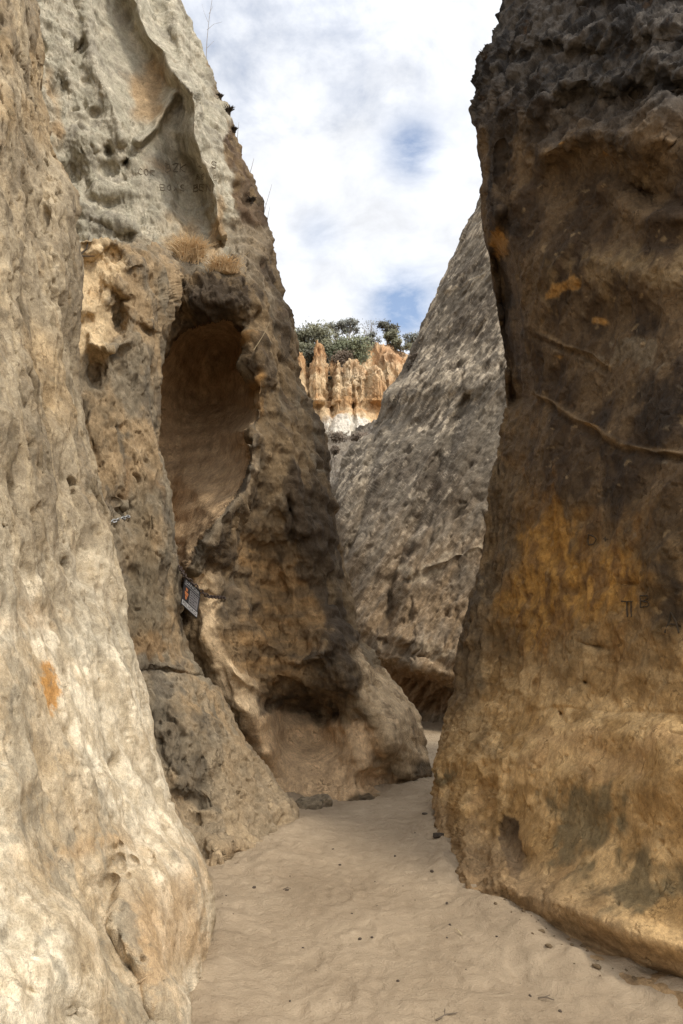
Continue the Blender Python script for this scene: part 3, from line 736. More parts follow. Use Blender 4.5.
# ================================================================== RAVINE SLOPE AND BLUFF
rowsG = []
for py, D in [(405, 46), (418, 44), (428, 41), (440, 34), (455, 28), (475, 23), (500, 20.5), (540, 19.5), (620, 19), (700, 18)]:
    rowsG.append([(240, py + 14, D), (310, py + 20, D + .5), (335, py + 26, D + 1), (352, py + 24, D + 1), (372, py + 16, D), (400, py + 6, D - 1), (470, py - 6, D - 3)])
fG = [('l', [(352, 430), (345, 470), (342, 500)], 6, 1.0), ('l', [(330, 440), (338, 480)], 4, -1.0), ('l', [(385, 425), (362, 460), (350, 500)], 5, -1.2)]


def colG(X, Y, P, N):
    n = fbm(P * .8, 5); n2 = fbm(P * 2.4 + 9, 4)
    c = mix(np.array([.26, .215, .16]), np.array([.15, .12, .09]), sstep(-.25, .25, n + .4 * n2))
    return mix(c, np.array([.42, .37, .30]), sstep(.1, .4, n2) * .5)


oG = mass('ravine_slope', 'G', rowsG, fG, [[('fbm', (.3, .3, .3), .5, 4)], [('ridge', (1.2, 1.2, 1.2), .35, 4)], [('fbm', (4, 4, 4), .12, 3)]], colG, M_ravine, pre=[(-3, 0, 0)], post=[(3, 0, 0)], warpamp=3, spacing=1.3)
tag(oG, 'grey brown ravine slope below the orange fluted bluff', 'slope', kind='structure')

rowsF = []
topF = [(210, 350), (280, 348), (292, 350), (306, 356), (330, 352), (350, 350), (366, 344), (374, 343), (382, 344), (398, 350), (412, 358), (440, 372), (480, 400)]
for u in [0, .05, .2, .36, .5, .7, 1.0]:
    rowsF.append([(x, ty + (445 - ty) * u, float(np.interp(u, [0, .05, .5, 1.0], [58, 56.5, 54.0, 53.0]))) for x, ty in topF])
fF = [('l', [(382, 344), (388, 372), (392, 400)], 3, -.8), ('l', [(394, 350), (400, 380)], 3, -.7), ('l', [(372, 345), (378, 370)], 2, .5)]
rowsH = []
tops = [(262, 372, 1), (272, 360, 0), (283, 356, 1), (290, 352, 0), (296, 351, -.1), (304, 362, .1), (309, 374, 1.1), (313, 356, .2), (317, 341, -.1), (323, 352, .3), (327, 378, 1.2), (330, 388, 1.6), (334, 372, .5), (338, 361, -.2), (343, 368, .5), (346, 363, .1),
        (350, 359, -.3), (353, 361, .4), (356, 360, -.2), (359, 367, .5), (362, 366, .2), (366, 369, .8), (371, 368, .0), (376, 367, -.6), (382, 374, -.5), (387, 388, .5), (393, 398, 1.4), (402, 404, 2.0), (420, 410, 2.5)]
for v in [0, .04, .15, .4, .7, .93, 1.0, 1.12, 1.3, 1.6, 2.0]:
    r = []
    for x, ty, rel in tops:
        if v <= 1:
            y = ty + (400 - ty) * v; fl = rel * .8 * (1 - .15 * v); base = 51.2 - .8 * v - (.5 if v > .95 else 0)
        else:
            y = 400 + (v - 1) * 50; fl = rel * max(0, 1 - (v - 1) * 4) * .5; base = 50.2 - (v - 1) * 4.0 + abs(x - 350) * .035
        if v == 0: base += .5
        r.append((x, y, base + fl * 1.1))
    rowsH.append(r)
fH = [('l', [(353, 405), (354, 448)], 2.0, .7), ('l', [(333, 408), (328, 445)], 2.5, .8), ('g', 318, 430, 8, 24, 0, 1.4), ('g', 380, 430, 6, 24, 0, .6)]


def colF(X, Y, P, N):
    wx, wy = warp(X, Y, 4, 12, 2.2)
    n = fbm(P * [.7, .7, .2], 4); n2 = fbm(P * [2, 2, .7] + 6, 4); lay = fbm(P * [.1, .1, 1.3] + 4, 3)
    c = mix(np.array([.44, .26, .125]), np.array([.60, .44, .26]), sstep(-.3, .3, n + lay * .5 + .5 * n2))
    m = fval([('g', 395, 350, 20, 16, 20, 1.0), ('g', 330, 355, 20, 10, 0, .6)], wx, wy)
    c = mix(c, np.array([.42, .22, .115]), np.clip(m, 0, 1) * .6)
    m = fval([('g', 352, 375, 16, 14, 0, .9), ('g', 385, 372, 12, 20, 0, .3)], wx, wy)
    c = mix(c, np.array([.60, .47, .31]), np.clip(m, 0, 1) * .8)
    m = fval([('g', 350, 430, 30, 16, 0, 1.1, 1.5), ('g', 328, 436, 10, 10, 0, .8)], wx, wy)
    c = mix(c, np.array([.66, .60, .50]), sstep(.35, .8, m + .25 * n2))
    m = fval([('l', [(325, 396), (352, 402), (390, 400)], 3, .8), ('g', 380, 425, 10, 24, 0, .8), ('g', 335, 412, 7, 10, 0, .5)], wx, wy)
    c = mix(c, np.array([.40, .22, .09]), np.clip(m, 0, 1) * .7)
    return c


oF = mass('bluff', 'F', rowsF, fF, [[('ridge', (.5, .5, .12), .6, 3)], [('ridge', (1.6, 1.6, .5), .35, 4)]], colF, M_bluff,
          top=[(0, 4, .6), (0, 30, 3)], bottom=[(0, 0, -12)], warpamp=2.0, warpsc=14, spacing=.8, far_spacing=3)
tag(oF, 'upper orange bluff face below the skyline bushes', 'cliff', kind='structure')
upH = lambda X, Y, P: 1 - .75 * sstep(398, 412, Y)
oH = mass('hoodoos', 'H', rowsH, fH, [[('fbm', (.8, .8, .5), .34, 4)], [('ridge', (2.2, 2.2, .18), .36, 4, upH), ('crease', (1.3, 1.3, .1), .2, 2, upH), ('step', (1, 1, .9), .08, 1)]], colF, M_bluff,
          pre=[(-3, 2, 0)], post=[(2, 3, 0)], top=[(0, .5, -.1), (0, .8, -3.5)], bottom=[(0, 0, -10)], warpamp=2.0, warpsc=10, spacing=.55, far_spacing=2)
tag(oH, 'fluted orange hoodoos over a white cone at the canyon end', 'cliff', kind='structure')

# ================================================================== SAND FLOOR
def sand_mat():
    m, nt, b = new_mat('sand')
    L = nt.links.new
    tc = nt.nodes.new('ShaderNodeTexCoord')
    def N_(sc, det, r=.6, dist=0, vec=tc.outputs['Object']):
        n = nt.nodes.new('ShaderNodeTexNoise'); n.inputs['Scale'].default_value = sc; n.inputs['Detail'].default_value = det
        n.inputs['Roughness'].default_value = r; n.inputs['Distortion'].default_value = dist; L(vec, n.inputs['Vector']); return n.outputs[0]
    a = N_(1.1, 6, .6, .5); c = N_(9, 8, .65, .6); d = N_(120, 3); e = N_(600, 1)
    cr = nt.nodes.new('ShaderNodeValToRGB')
    cr.color_ramp.elements[0].position = .36; cr.color_ramp.elements[0].color = (.292, .218, .140, 1)
    cr.color_ramp.elements[1].position = .66; cr.color_ramp.elements[1].color = (.465, .362, .245, 1)
    def M_(op, p, q):
        n = nt.nodes.new('ShaderNodeMath'); n.operation = op
        for i, x in enumerate((p, q)):
            if isinstance(x, (int, float)): n.inputs[i].default_value = x
            else: L(x, n.inputs[i])
        return n.outputs[0]
    f = M_('ADD', M_('MULTIPLY', a, .55), M_('ADD', M_('MULTIPLY', c, .3), M_('ADD', M_('MULTIPLY', d, .12), M_('MULTIPLY', e, .05))))
    L(f, cr.inputs[0]); L(cr.outputs[0], b.inputs['Base Color'])
    b.inputs['Roughness'].default_value = 1; b.inputs['Specular IOR Level'].default_value = .1
    h = M_('ADD', M_('MULTIPLY', c, 1.0), M_('ADD', M_('MULTIPLY', d, .25), M_('MULTIPLY', e, .08)))
    bp = nt.nodes.new('ShaderNodeBump'); bp.inputs['Distance'].default_value = .035; bp.inputs['Strength'].default_value = 1
    L(h, bp.inputs['Height']); L(bp.outputs[0], b.inputs['Normal'])
    return m


M_sand = sand_mat()


def flat_pt(px, py):
    v = (CY - py) / F; k = -CAMZ / ((sp + v * cp) / (cp - v * sp))
    p = at(px, py, k); return float(p[0]), float(p[1])


FEET = [[flat_pt(*q) for q in ln] for ln in (
    [(430, 800), (443, 850), (452, 884), (520, 934), (560, 960), (640, 985), (690, 1001), (800, 1060)],
    [(180, 1060), (195, 1014), (205, 970), (214, 925)], [(212, 882), (240, 872), (270, 862), (300, 828)],
    [(285, 800), (330, 795), (360, 790), (407, 792), (426, 772)])]
rf = random.Random(5)
STEPS = []
for k in range(34):
    a, b_ = flat_pt(rf.uniform(250, 470) + (0 if k % 3 else 60), rf.uniform(815, 1030))
    STEPS.append((a, b_, rf.gauss(0, .35), rf.uniform(.004, .011)))


def sand_h(P):
    x, y = P[..., 0], P[..., 1]
    h = .045 * fbm(np.stack([x * .8, y * .8, 0 * x], -1), 4) + .012 * fbm(np.stack([x * 3, y * 3, 0 * x + 3], -1), 4)
    h = h - .022 * pits(np.stack([x * 3.2, y * 2.6, 0 * x + .5], -1), .5, .2, .5) - .012 * pits(np.stack([x * 8, y * 7, 0 * x + .5], -1), .6, .2, .5) + .008 * fbm(np.stack([x * 14, y * 12, 0 * x + 9], -1), 3) - .009 * pits(np.stack([x * 19, y * 15, 0 * x + .5], -1), .3, .2, .45)
    for a, b_, t, dp in STEPS:      # shoe prints
        c, s_ = math.cos(t), math.sin(t)
        u = ((x - a) * c + (y - b_) * s_) / .055; v = (-(x - a) * s_ + (y - b_) * c) / .15
        r = np.sqrt(u * u + v * v)
        h = h - dp * (1 - sstep(.75, 1.1, r)) + .45 * dp * np.exp(-((r - 1.25) / .22) ** 2)
    d = np.full(x.shape, 1e9)
    for ln in FEET:                 # sand banked up against the rock feet
        for (x0, y0), (x1, y1) in zip(ln[:-1], ln[1:]):
            ux, uy = x1 - x0, y1 - y0
            t = np.clip(((x - x0) * ux + (y - y0) * uy) / (ux * ux + uy * uy), 0, 1)
            d = np.minimum(d, np.hypot(x - x0 - t * ux, y - y0 - t * uy))
    h = h + .055 * np.exp(-(d / .20) ** 1.3) * (1 + .7 * fbm(np.stack([x * 5, y * 5, 0 * x + 21], -1), 3))
    return h * np.exp(-np.maximum(np.hypot(x, y) - 20, 0) / 30)


ys = np.concatenate([np.linspace(-600, -6, 24), np.linspace(-5, 1.9, 60), np.linspace(1.95, 9, 420), np.linspace(9.05, 18, 160), np.linspace(18.5, 50, 60), np.linspace(60, 900, 24)])
xs = np.concatenate([np.linspace(-600, -6, 24), np.linspace(-5.5, -2.2, 30), np.linspace(-2.15, 2.6, 330), np.linspace(2.8, 7, 30), np.linspace(8, 600, 24)])
GX, GY = np.meshgrid(xs, ys)
GP = np.stack([GX, GY, 0 * GX], -1)
GP[..., 2] = sand_h(GP)
o = grid_mesh('sand_ground', np.ascontiguousarray(GP[:, ::-1]), None, M_sand)
# (winding checked: faces look up)
tag(o, 'pale tan sand floor winding between the rock walls', 'sand', kind='structure')


def ground_z(x, y):
    return float(sand_h(np.array([[[x, y, 0.0]]]))[0, 0])


def gpt(px, py):
    """sand point seen at (px, py)"""
    v = (CY - py) / F; dz = sp + v * cp; dy = cp - v * sp
    Y = -CAMZ / (dz / dy)
    p = at(px, py, Y)
    return float(p[0]), float(p[1]), ground_z(float(p[0]), float(p[1]))


# ------------------------------------------------------------------ small mesh helper
class MB:
    def __init__(s): s.v, s.f = [], []
    def tube(s, pts, radii, n=5):
        pts = [Vector(p) for p in pts]
        if isinstance(radii, (int, float)): radii = [radii] * len(pts)
        base = len(s.v)
        for i, p in enumerate(pts):
            d = (pts[min(i + 1, len(pts) - 1)] - pts[max(i - 1, 0)]).normalized()
            a = d.orthogonal().normalized() if i == 0 else (a - d * a.dot(d)).normalized()
            b = d.cross(a)
            for k in range(n):
                t = 2 * math.pi * k / n
                s.v.append(p + (a * math.cos(t) + b * math.sin(t)) * radii[i])
        for i in range(len(pts) - 1):
            for k in range(n):
                q = base + i * n
                s.f.append((q + k, q + (k + 1) % n, q + n + (k + 1) % n, q + n + k))
        s.f.append(tuple(base + k for k in range(n))[::-1]); e = base + (len(pts) - 1) * n
        s.f.append(tuple(e + k for k in range(n)))
    def quad(s, a, b, c, d):
        q = len(s.v); s.v += [Vector(a), Vector(b), Vector(c), Vector(d)]; s.f.append((q, q + 1, q + 2, q + 3))
    def tri(s, a, b, c):
        q = len(s.v); s.v += [Vector(a), Vector(b), Vector(c)]; s.f.append((q, q + 1, q + 2))
    def box(s, c, ax, ay, az):
        c = Vector(c); q = len(s.v)
        for i in (-1, 1):
            for j in (-1, 1):
                for k in (-1, 1): s.v.append(c + ax * i + ay * j + az * k)
        for f in [(0, 1, 3, 2), (4, 6, 7, 5), (0, 4, 5, 1), (2, 3, 7, 6), (0, 2, 6, 4), (1, 5, 7, 3)]: s.f.append(tuple(q + t for t in f))
    def torus(s, c, ax, ay, R_, r, nz=None, stretch=1.0, n=12, m=6):
        c = Vector(c); az = ax.cross(ay).normalized(); q = len(s.v)
        for i in range(n):
            t = 2 * math.pi * i / n
            d = ax * math.cos(t) * stretch + ay * math.sin(t)
            dn = d.normalized()
            for j in range(m):
                u = 2 * math.pi * j / m
                s.v.append(c + d * R_ + dn * (r * math.cos(u)) + az * (r * math.sin(u)))
        for i in range(n):
            for j in range(m):
                s.f.append((q + i * m + j, q + ((i + 1) % n) * m + j, q + ((i + 1) % n) * m + (j + 1) % m, q + i * m + (j + 1) % m))
    def build(s, name, mat, parent=None, smooth=False, origin=None):
        me = bpy.data.meshes.new(name)
        off = Vector(origin) if origin is not None else Vector((0, 0, 0))
        me.from_pydata([tuple(v - off) for v in s.v], [], s.f)
        me.materials.append(mat)
        if smooth: me.polygons.foreach_set('use_smooth', [True] * len(me.polygons))
        me.update()
        o = bpy.data.objects.new(name, me); COL.objects.link(o)
        if parent is not None:
            o.parent = parent
        elif origin is not None:
            o.location = off
        return o


def empty(name, loc):
    o = bpy.data.objects.new(name, None); COL.objects.link(o); o.location = loc; o.empty_display_size = .2
    return o


# EXTRAS
# ================================================================== SIGN AND CHAINS
M_steel = plain_mat('galvanised_steel', (.38, .38, .37), .25, 60, .45, .8)
M_dsteel = plain_mat('dark_rusty_steel', (.07, .05, .04), .3, 60, .7, .3)
M_black = plain_mat('sign_black', (.022, .021, .022), .2, 40, .5)
M_white = plain_mat('sign_white', (.33, .32, .31), .2, 60, .5)
M_greyp = plain_mat('sign_grey', (.15, .14, .14), .3, 60, .5)
M_orange = plain_mat('sign_orange', (.36, .13, .05), .3, 60, .5)


def P3(px, py, Y):
    return Vector(at(px, py, Y))


def chain_links(mb, pts, link=.045, r=.006):
    """alternating oval links along a polyline"""
    pts = [Vector(p) for p in pts]
    seg = [(pts[i + 1] - pts[i]).length for i in range(len(pts) - 1)]
    tot = sum(seg); n = max(2, int(tot / (link * .78)))
    k = 0
    for i in range(n + 1):
        d = tot * i / n; j = 0
        while j < len(seg) - 1 and d > seg[j]: d -= seg[j]; j += 1
        t = (pts[j + 1] - pts[j]).normalized(); c = pts[j] + t * d
        a = t.orthogonal().normalized(); b = t.cross(a)
        side = a if k % 2 else b
        mb.torus(c, t, side, link * .33, r, stretch=1.6, n=10, m=5); k += 1


pB, _ = on('B', 178, 566, .01)
pC, nC = on('C', 224, 598, .02)
TL, TR = P3(184.8, 577.3, 6.72), P3(200.6, 592.2, 6.86)
BL, BR = P3(180.8, 603.7, 6.70), P3(196.6, 617.3, 6.84)
mb = MB(); chain_links(mb, [pB, TL + Vector((0, 0, .012)), TR + Vector((0, 0, .012)), P3(208, 596.5, 6.95), pC], .05, .007)
o = mb.build('chain', M_dsteel, smooth=True, origin=TL)
tag(o, 'dark sagging chain with the warning sign hanging from it', 'chain')
su, sv = (TR - TL), (BL - TL)
sn = su.cross(sv).normalized()
if sn.y > 0: sn = -sn
root = empty('warning_sign', BL)
tag(root, 'small black warning sign with white strip hanging tilted from the dark chain', 'sign')
def S(u, v, lift=0.0): return TL + su * u + sv * v + sn * lift
mb = MB()
for a, b_ in (((0, 0), (1, 1)),):
    q = [S(0, 0, .002), S(1, 0, .002), S(1, 1, .002), S(0, 1, .002), S(0, 0, -.003), S(1, 0, -.003), S(1, 1, -.003), S(0, 1, -.003)]
    mb.v += q; mb.f += [(0, 1, 2, 3), (7, 6, 5, 4), (0, 4, 5, 1), (1, 5, 6, 2), (2, 6, 7, 3), (3, 7, 4, 0)]
def child(mb, name, mat, label=None):
    o = mb.build(name, mat, root, origin=BL)
    if label: o['label'] = label
    return o
child(mb, 'panel', M_black)
def patch(u0, v0, u1, v1, name, mat, lift=.0035, label=None):
    m_ = MB(); m_.quad(S(u0, v0, lift), S(u1, v0, lift), S(u1, v1, lift), S(u0, v1, lift)); return child(m_, name, mat, label)
patch(.03, .80, .97, .97, 'lower_strip', M_white, label='white strip at the foot of the sign')
patch(.03, .19, .97, .225, 'divider', M_greyp)
patch(.40, .27, .93, .76, 'text_block', M_greyp)
m_ = MB()
for u0, v0, u1, v1 in [(.13, .30, .27, .42), (.10, .44, .33, .58), (.15, .58, .28, .72)]:
    m_.quad(S(u0, v0, .004), S(u1, v0 + .02, .004), S(u1 - .03, v1, .004), S(u0 + .03, v1 - .02, .004))
child(m_, 'pictogram', M_orange)
m_ = MB()
for k, (a, b_) in enumerate([(.44, .88), (.44, .80), (.44, .86), (.44, .74), (.44, .84)]):
    v0 = .31 + k * .088; u = a
    while u < b_:
        w_ = .05 + .03 * ((k * 7 + int(u * 50)) % 3); m_.quad(S(u, v0, .005), S(min(u + w_, b_), v0, .005), S(min(u + w_, b_), v0 + .035, .005), S(u, v0 + .035, .005)); u += w_ + .03
child(m_, 'small_print', M_black)


def text_mesh(txt):
    cu = bpy.data.curves.new('t', 'FONT'); cu.body = txt; cu.size = 1
    ob = bpy.data.objects.new('t', cu); COL.objects.link(ob)
    bpy.context.view_layer.update()
    dg = bpy.context.evaluated_depsgraph_get()
    me = bpy.data.meshes.new_from_object(ob.evaluated_get(dg))
    v = np.array([x.co[:] for x in me.vertices]); f = [tuple(p.vertices) for p in me.polygons]
    bpy.data.objects.remove(ob); bpy.data.curves.remove(cu); bpy.data.meshes.remove(me)
    v = v - v.min(0); return v / [v[:, 0].max(), v[:, 1].max(), 1], f


def put_text(txt, u0, v0, u1, v1, mat, lift=.005):
    v, f = text_mesh(txt); m_ = MB()
    m_.v = [S(u0 + a * (u1 - u0), v1 - b_ * (v1 - v0), lift) for a, b_, _ in v]; m_.f = f
    return child(m_, 'lettering', mat)


put_text('DANGER', .08, .05, .92, .16, M_white)
put_text('PELIGRO', .08, .83, .92, .94, M_black)

a_, _ = on('B', 107, 523, .015); b_, _ = on('B', 117, 520, .02); c_, _ = on('B', 127, 517, .02)
mb = MB(); chain_links(mb, [a_, b_, c_], .045, .007)
tag(mb.build('chain', M_steel, smooth=True, origin=a_), 'short silvery chain end fixed to the left rock beside the cream wall', 'chain')

# carved letters ----------------------------------------------------
FONT = {'B': [[(0, 0), (0, 1), (.55, .95), (.62, .75), (.5, .55), (0, .5), (.6, .42), (.7, .2), (.55, .02), (0, 0)]], 'Z': [[(0, 1), (.7, 1), (0, 0), (.7, 0)]], 'K': [[(0, 0), (0, 1)], [(.65, 1), (0, .45), (.7, 0)]],
        '+': [[(.3, .2), (.3, .8)], [(0, .5), (.6, .5)]], 'S': [[(.65, .85), (.4, 1), (.08, .85), (.1, .6), (.6, .42), (.65, .15), (.35, 0), (0, .12)]], 'C': [[(.65, .85), (.35, 1), (.05, .75), (.03, .3), (.3, 0), (.65, .12)]],
        'O': [[(.35, 1), (.05, .75), (.05, .25), (.35, 0), (.65, .25), (.65, .75), (.35, 1)]], 'R': [[(0, 0), (0, 1), (.6, .9), (.6, .6), (0, .5), (.65, 0)]], 'X': [[(0, 0), (.65, 1)], [(0, 1), (.65, 0)]],
        'E': [[(.6, 1), (0, 1), (0, 0), (.6, 0)], [(0, .5), (.5, .5)]], 'N': [[(0, 0), (0, 1), (.65, 0), (.65, 1)]], 'D': [[(0, 0), (0, 1), (.5, .85), (.68, .5), (.5, .12), (0, 0)]], 'A': [[(0, 0), (.35, 1), (.7, 0)], [(.15, .4), (.55, .4)]], 'T': [[(.35, 0), (.35, 1)], [(0, 1), (.7, 1)]],
        'I': [[(0, 0), (0, 1)]], 'H': [[(0, 0), (0, 1)], [(.6, 0), (.6, 1)], [(0, .5), (.6, .5)]], 'P': [[(0, 0), (0, 1), (.6, .9), (.6, .6), (0, .5)]]}
M_carve = plain_mat('carved_groove', (.19, .155, .11), .4, 90, 1)

M_carve2 = plain_mat('carved_dark_groove', (.05, .036, .022), .4, 90, 1)


def carve(key, parent, txt, px, py, h, r, slope=0.0, gap=1.0):
    mb = MB(); x = px
    for ch in txt:
        if ch != ' ':
            for stroke in FONT[ch]:
                pts = []
                for (a, b1), (c, d) in zip(stroke[:-1], stroke[1:]):
                    for t in (0, .5): pts.append((a + (c - a) * t, b1 + (d - b1) * t))
                pts.append(stroke[-1])
                w3 = [on(key, x + a * h, py - b1 * h + slope * (x + a * h - px), .002)[0] for a, b1 in pts]
                mb.tube(w3, r, 4)
        x += h * gap
    mb.build('carved_letters', M_carve if key == 'C' else M_carve2, parent)


carve('C', oC, 'BZK', 166, 171, 7.5, .007, .05); carve('C', oC, '+', 198, 170, 5, .006); carve('C', oC, 'S', 212, 168, 7, .007)
carve('C', oC, 'COR', 139, 174, 6, .006, .1); carve('C', oC, 'BOXS', 161, 190, 6, .006, .03, 1.1); carve('C', oC, 'BEN', 193, 191, 6.5, .008, 0, .95)
carve('C', oC, 'BE', 196, 179, 4.5, .005); carve('C', oC, 'ES', 214, 180, 5, .005)
carve('D', oD, 'D', 588, 545, 11, .005); carve('D', oD, '+', 603, 543, 9, .004); carve('D', oD, 'A', 665, 632, 20, .006, 0); carve('D', oD, 'TI', 621, 617, 16, .005, 0, .6); carve('D', oD, 'B', 640, 607, 12, .004)

# ================================================================== STONES
M_stone = rock_mat('loose_stone', fine=50, bump=.012, contrast=.3, mid=14)


def blob(name, c, rx, ry, rz, colr, seed, n=26, amp=.25, rot=0.0):
    th = np.linspace(0.02, math.pi - .02, n); ph = np.linspace(0, 2 * math.pi, n * 2, endpoint=False)
    T, H = np.meshgrid(th, ph, indexing='ij')
    D = np.stack([np.sin(T) * np.cos(H), np.sin(T) * np.sin(H), np.cos(T)], -1)
    r = 1 + amp * fbm(D * 1.3 + seed * 3.7, 4) + amp * .4 * fbm(D * 4 + seed, 3)
    Dd = np.sign(D) * np.abs(D) ** .8
    P = Dd * r[..., None] * np.array([rx, ry, rz])
    cr, sr = math.cos(rot), math.sin(rot)
    P = np.stack([P[..., 0] * cr - P[..., 1] * sr, P[..., 0] * sr + P[..., 1] * cr, P[..., 2]], -1)
    cc_ = mix(np.array(colr) * .75, np.array(colr) * 1.2, sstep(-.3, .3, fbm(D * 2.5 + seed, 4)))
    o = grid_mesh(name, P[::-1], cc_, M_stone, closed=True)
    o.location = c
    return o


x, y, z = gpt(309, 809)
tag(blob('rock', (x, y, z + .02), .13, .10, .075, (.20, .155, .10), 1, rot=.3), 'dark low rock at the tip of the middle left slab', 'rock')
x, y, z = gpt(322, 808)
tag(blob('rock', (x, y + .1, z + .03), .085, .10, .06, (.22, .17, .11), 2, rot=.8), 'small squarish rock just right of the dark low rock', 'rock')
x, y, z = gpt(300, 790)
tag(blob('rock_ledge', (x - .05, y + .35, z - .04), .55, .55, .17, tuple(SAND * 1.3), 3, n=40, amp=.15), 'flat sandy rock shelf between the slab and the tower foot', 'rock ledge')
x, y, z = gpt(384, 786)
x, y, z = gpt(439, 843)
tag(blob('rock', (x, y, z + .01), .05, .035, .02, (.06, .045, .032), 5), 'dark flat stone on the sand by the right wall foot', 'rock')

# small bits on the sand
M_peb = plain_mat('pebble', (.075, .055, .04), .4, 80, .9)
bits = [(226, 903), (222, 911), (233, 926), (263, 857), (333, 849), (290, 877), (303, 947), (316, 972), (377, 905), (360, 937), (372, 937), (403, 886), (450, 927), (447, 937), (447, 906), (497, 943), (398, 982), (415, 899), (520, 975),
        (287, 893), (254, 893), (340, 862), (425, 820), (395, 855), (530, 994), (375, 880), (455, 960), (330, 1000), (485, 1018), (560, 1010), (290, 1005), (432, 875), (352, 915), (466, 972), (415, 835)]
peb0 = None
for k, (a, b1) in enumerate(bits):
    x, y, z = gpt(a, b1)
    r_ = (.0035 + .011 * random.random() ** 2) * (y / 4.5)
    if peb0 is None:
        peb0 = blob('pebble', (0, 0, 0), 1, .75, .55, (.10, .075, .05), 9, n=8, amp=.4)
        peb0.data.materials[0] = M_peb; o = peb0
    else:
        o = peb0.copy(); COL.objects.link(o)
    o.location = (x, y, z + r_ * .3); o.scale = (r_ * random.uniform(.8, 1.5), r_, r_); o.rotation_euler = (0, 0, random.uniform(0, 6))
    tag(o, 'tiny dark pebble lying loose on the open sand', 'pebble', 'pebbles scattered over the sand')
M_twig = plain_mat('dry_wood', (.13, .10, .07), .3, 40, .9)
M_ptwig = plain_mat('pale_straw', (.45, .36, .22), .2, 40, .9)


def twig(px, py, ln, ang, mat, label, fork=False, r=.003):
    x, y, z = gpt(px, py); mb = MB()
    d = Vector((math.cos(ang), math.sin(ang), .04)); q = Vector((x, y, z + .006))
    mb.tube([q, q + d * ln * .5 + Vector((0, 0, .008)), q + d * ln], [r, r * .9, r * .5], 5)
    if fork:
        e = q + d * ln * .4 + Vector((0, 0, .006)); f_ = Vector((math.cos(ang + .9), math.sin(ang + .9), .1)); mb.tube([e, e + f_ * ln * .45], [r * .8, r * .4], 5)
    tag(mb.build('twig', mat, origin=q), label, 'twig')


twig(436, 1018, .11, .5, M_twig, 'forked brown twig on the sand at the bottom edge', True, .004)
twig(462, 938, .09, 1.9, M_ptwig, 'short pale straw lying on the sand right of the path centre')
twig(538, 997, .07, -.4, M_twig, 'curved dark twig on the sand near the right wall', True, .004)
twig(283, 893, .05, .2, M_twig, 'thin dark twig on the sand left of the path centre', True)

clods = [(505, 912), (512, 915), (518, 921), (524, 926), (530, 930), (537, 934), (534, 940), (543, 944), (548, 941), (554, 949), (560, 955), (566, 953), (572, 962), (580, 964), (588, 968), (596, 973), (604, 975), (613, 978), (622, 984), (631, 985), (498, 918), (509, 927), (520, 936), (546, 955), (527, 917), (540, 950), (600, 981), (575, 970)]
M_clod = plain_mat('soil_clod', (.13, .09, .05), .4, 60, 1)
cl0 = None
for a, b1 in clods:
    x, y, z = gpt(a + random.gauss(0, 3), b1 - 1 + random.gauss(0, 3)); r_ = .004 + .011 * random.random() ** 2
    if cl0 is None:
        cl0 = blob('soil_clod', (0, 0, 0), 1, .8, .6, (.1, .07, .05), 12, n=9, amp=.5); cl0.data.materials[0] = M_clod; o = cl0
    else:
        o = cl0.copy(); COL.objects.link(o)
    o.location = (x, y, z + r_ * .3); o.scale = (r_ * random.uniform(.8, 1.6), r_, r_); o.rotation_euler = (0, 0, random.uniform(0, 6))
    tag(o, 'crumbly brown clod of soil lying along the foot of the right wall', 'soil clod', 'soil clods along the foot of the right wall')

# ================================================================== DRY PLANTS ON THE CLIFFS
M_straw = plain_mat('dry_grass', (.66, .49, .29), .4, 20, .9)
M_straw2 = plain_mat('bleached_stem', (.26, .22, .17), .3, 20, .9)
M_brush = plain_mat('dark_brush', (.055, .042, .03), .4, 20, .9)


def tuft(name, key, px, py, wpx, hpx, n, label, cat, mat, group=None, seed=0, droop=.6, rad=.004, Yoff=0.0, up=1.0):
    rr = random.Random(seed); c, _ = on(key, px, py); c = Vector(c); s_ = c.y / F
    mb = MB()
    if wpx < 8: mb.torus(c, Vector((1, 0, 0)), Vector((0, 0, 1)), .010, .016)
    for k in range(n):
        ox = rr.gauss(0, .4) * wpx; b0 = Vector(on(key, px + ox, py + rr.uniform(-.1, .25) * hpx, -.02)[0]) if k == 0 or (k % 3 == 0 and seed == 1) else c + Vector((rr.gauss(0, .004 if wpx < 8 else .07), rr.gauss(0, .005 if wpx < 8 else .03), 0))
        L_ = hpx * s_ * rr.uniform(.5, 1.2) * (1 - .4 * abs(ox) / wpx)
        a = rr.uniform(0, 6.28); lean = rr.uniform(.1, .9)
        d = Vector((math.cos(a) * lean, math.sin(a) * lean * .6 - .25, up)).normalized()
        p1 = b0 + d * L_ * .6; d2 = (d + Vector((math.cos(a) * .6, -.3, -droop * rr.uniform(.3, 1.6)))).normalized(); p2 = p1 + d2 * L_ * .5
        mb.tube([b0, p1, p2], [rad, rad * .8, rad * .3], 3)
    o = mb.build(name, mat, origin=c)
    tag(o, label, cat, group); return o


tuft('grass_tuft', 'C', 190, 258, 15, 25, 900, 'larger golden dry grass tuft on the ledge above the alcove', 'grass tuft', M_straw, 'dry grass tufts on the ledge', 1, rad=.0045)
tuft('grass_tuft', 'C', 224, 273, 8, 22, 380, 'smaller golden dry grass tuft at the right end of the ledge', 'grass tuft', M_straw, 'dry grass tufts on the ledge', 2, rad=.0045)


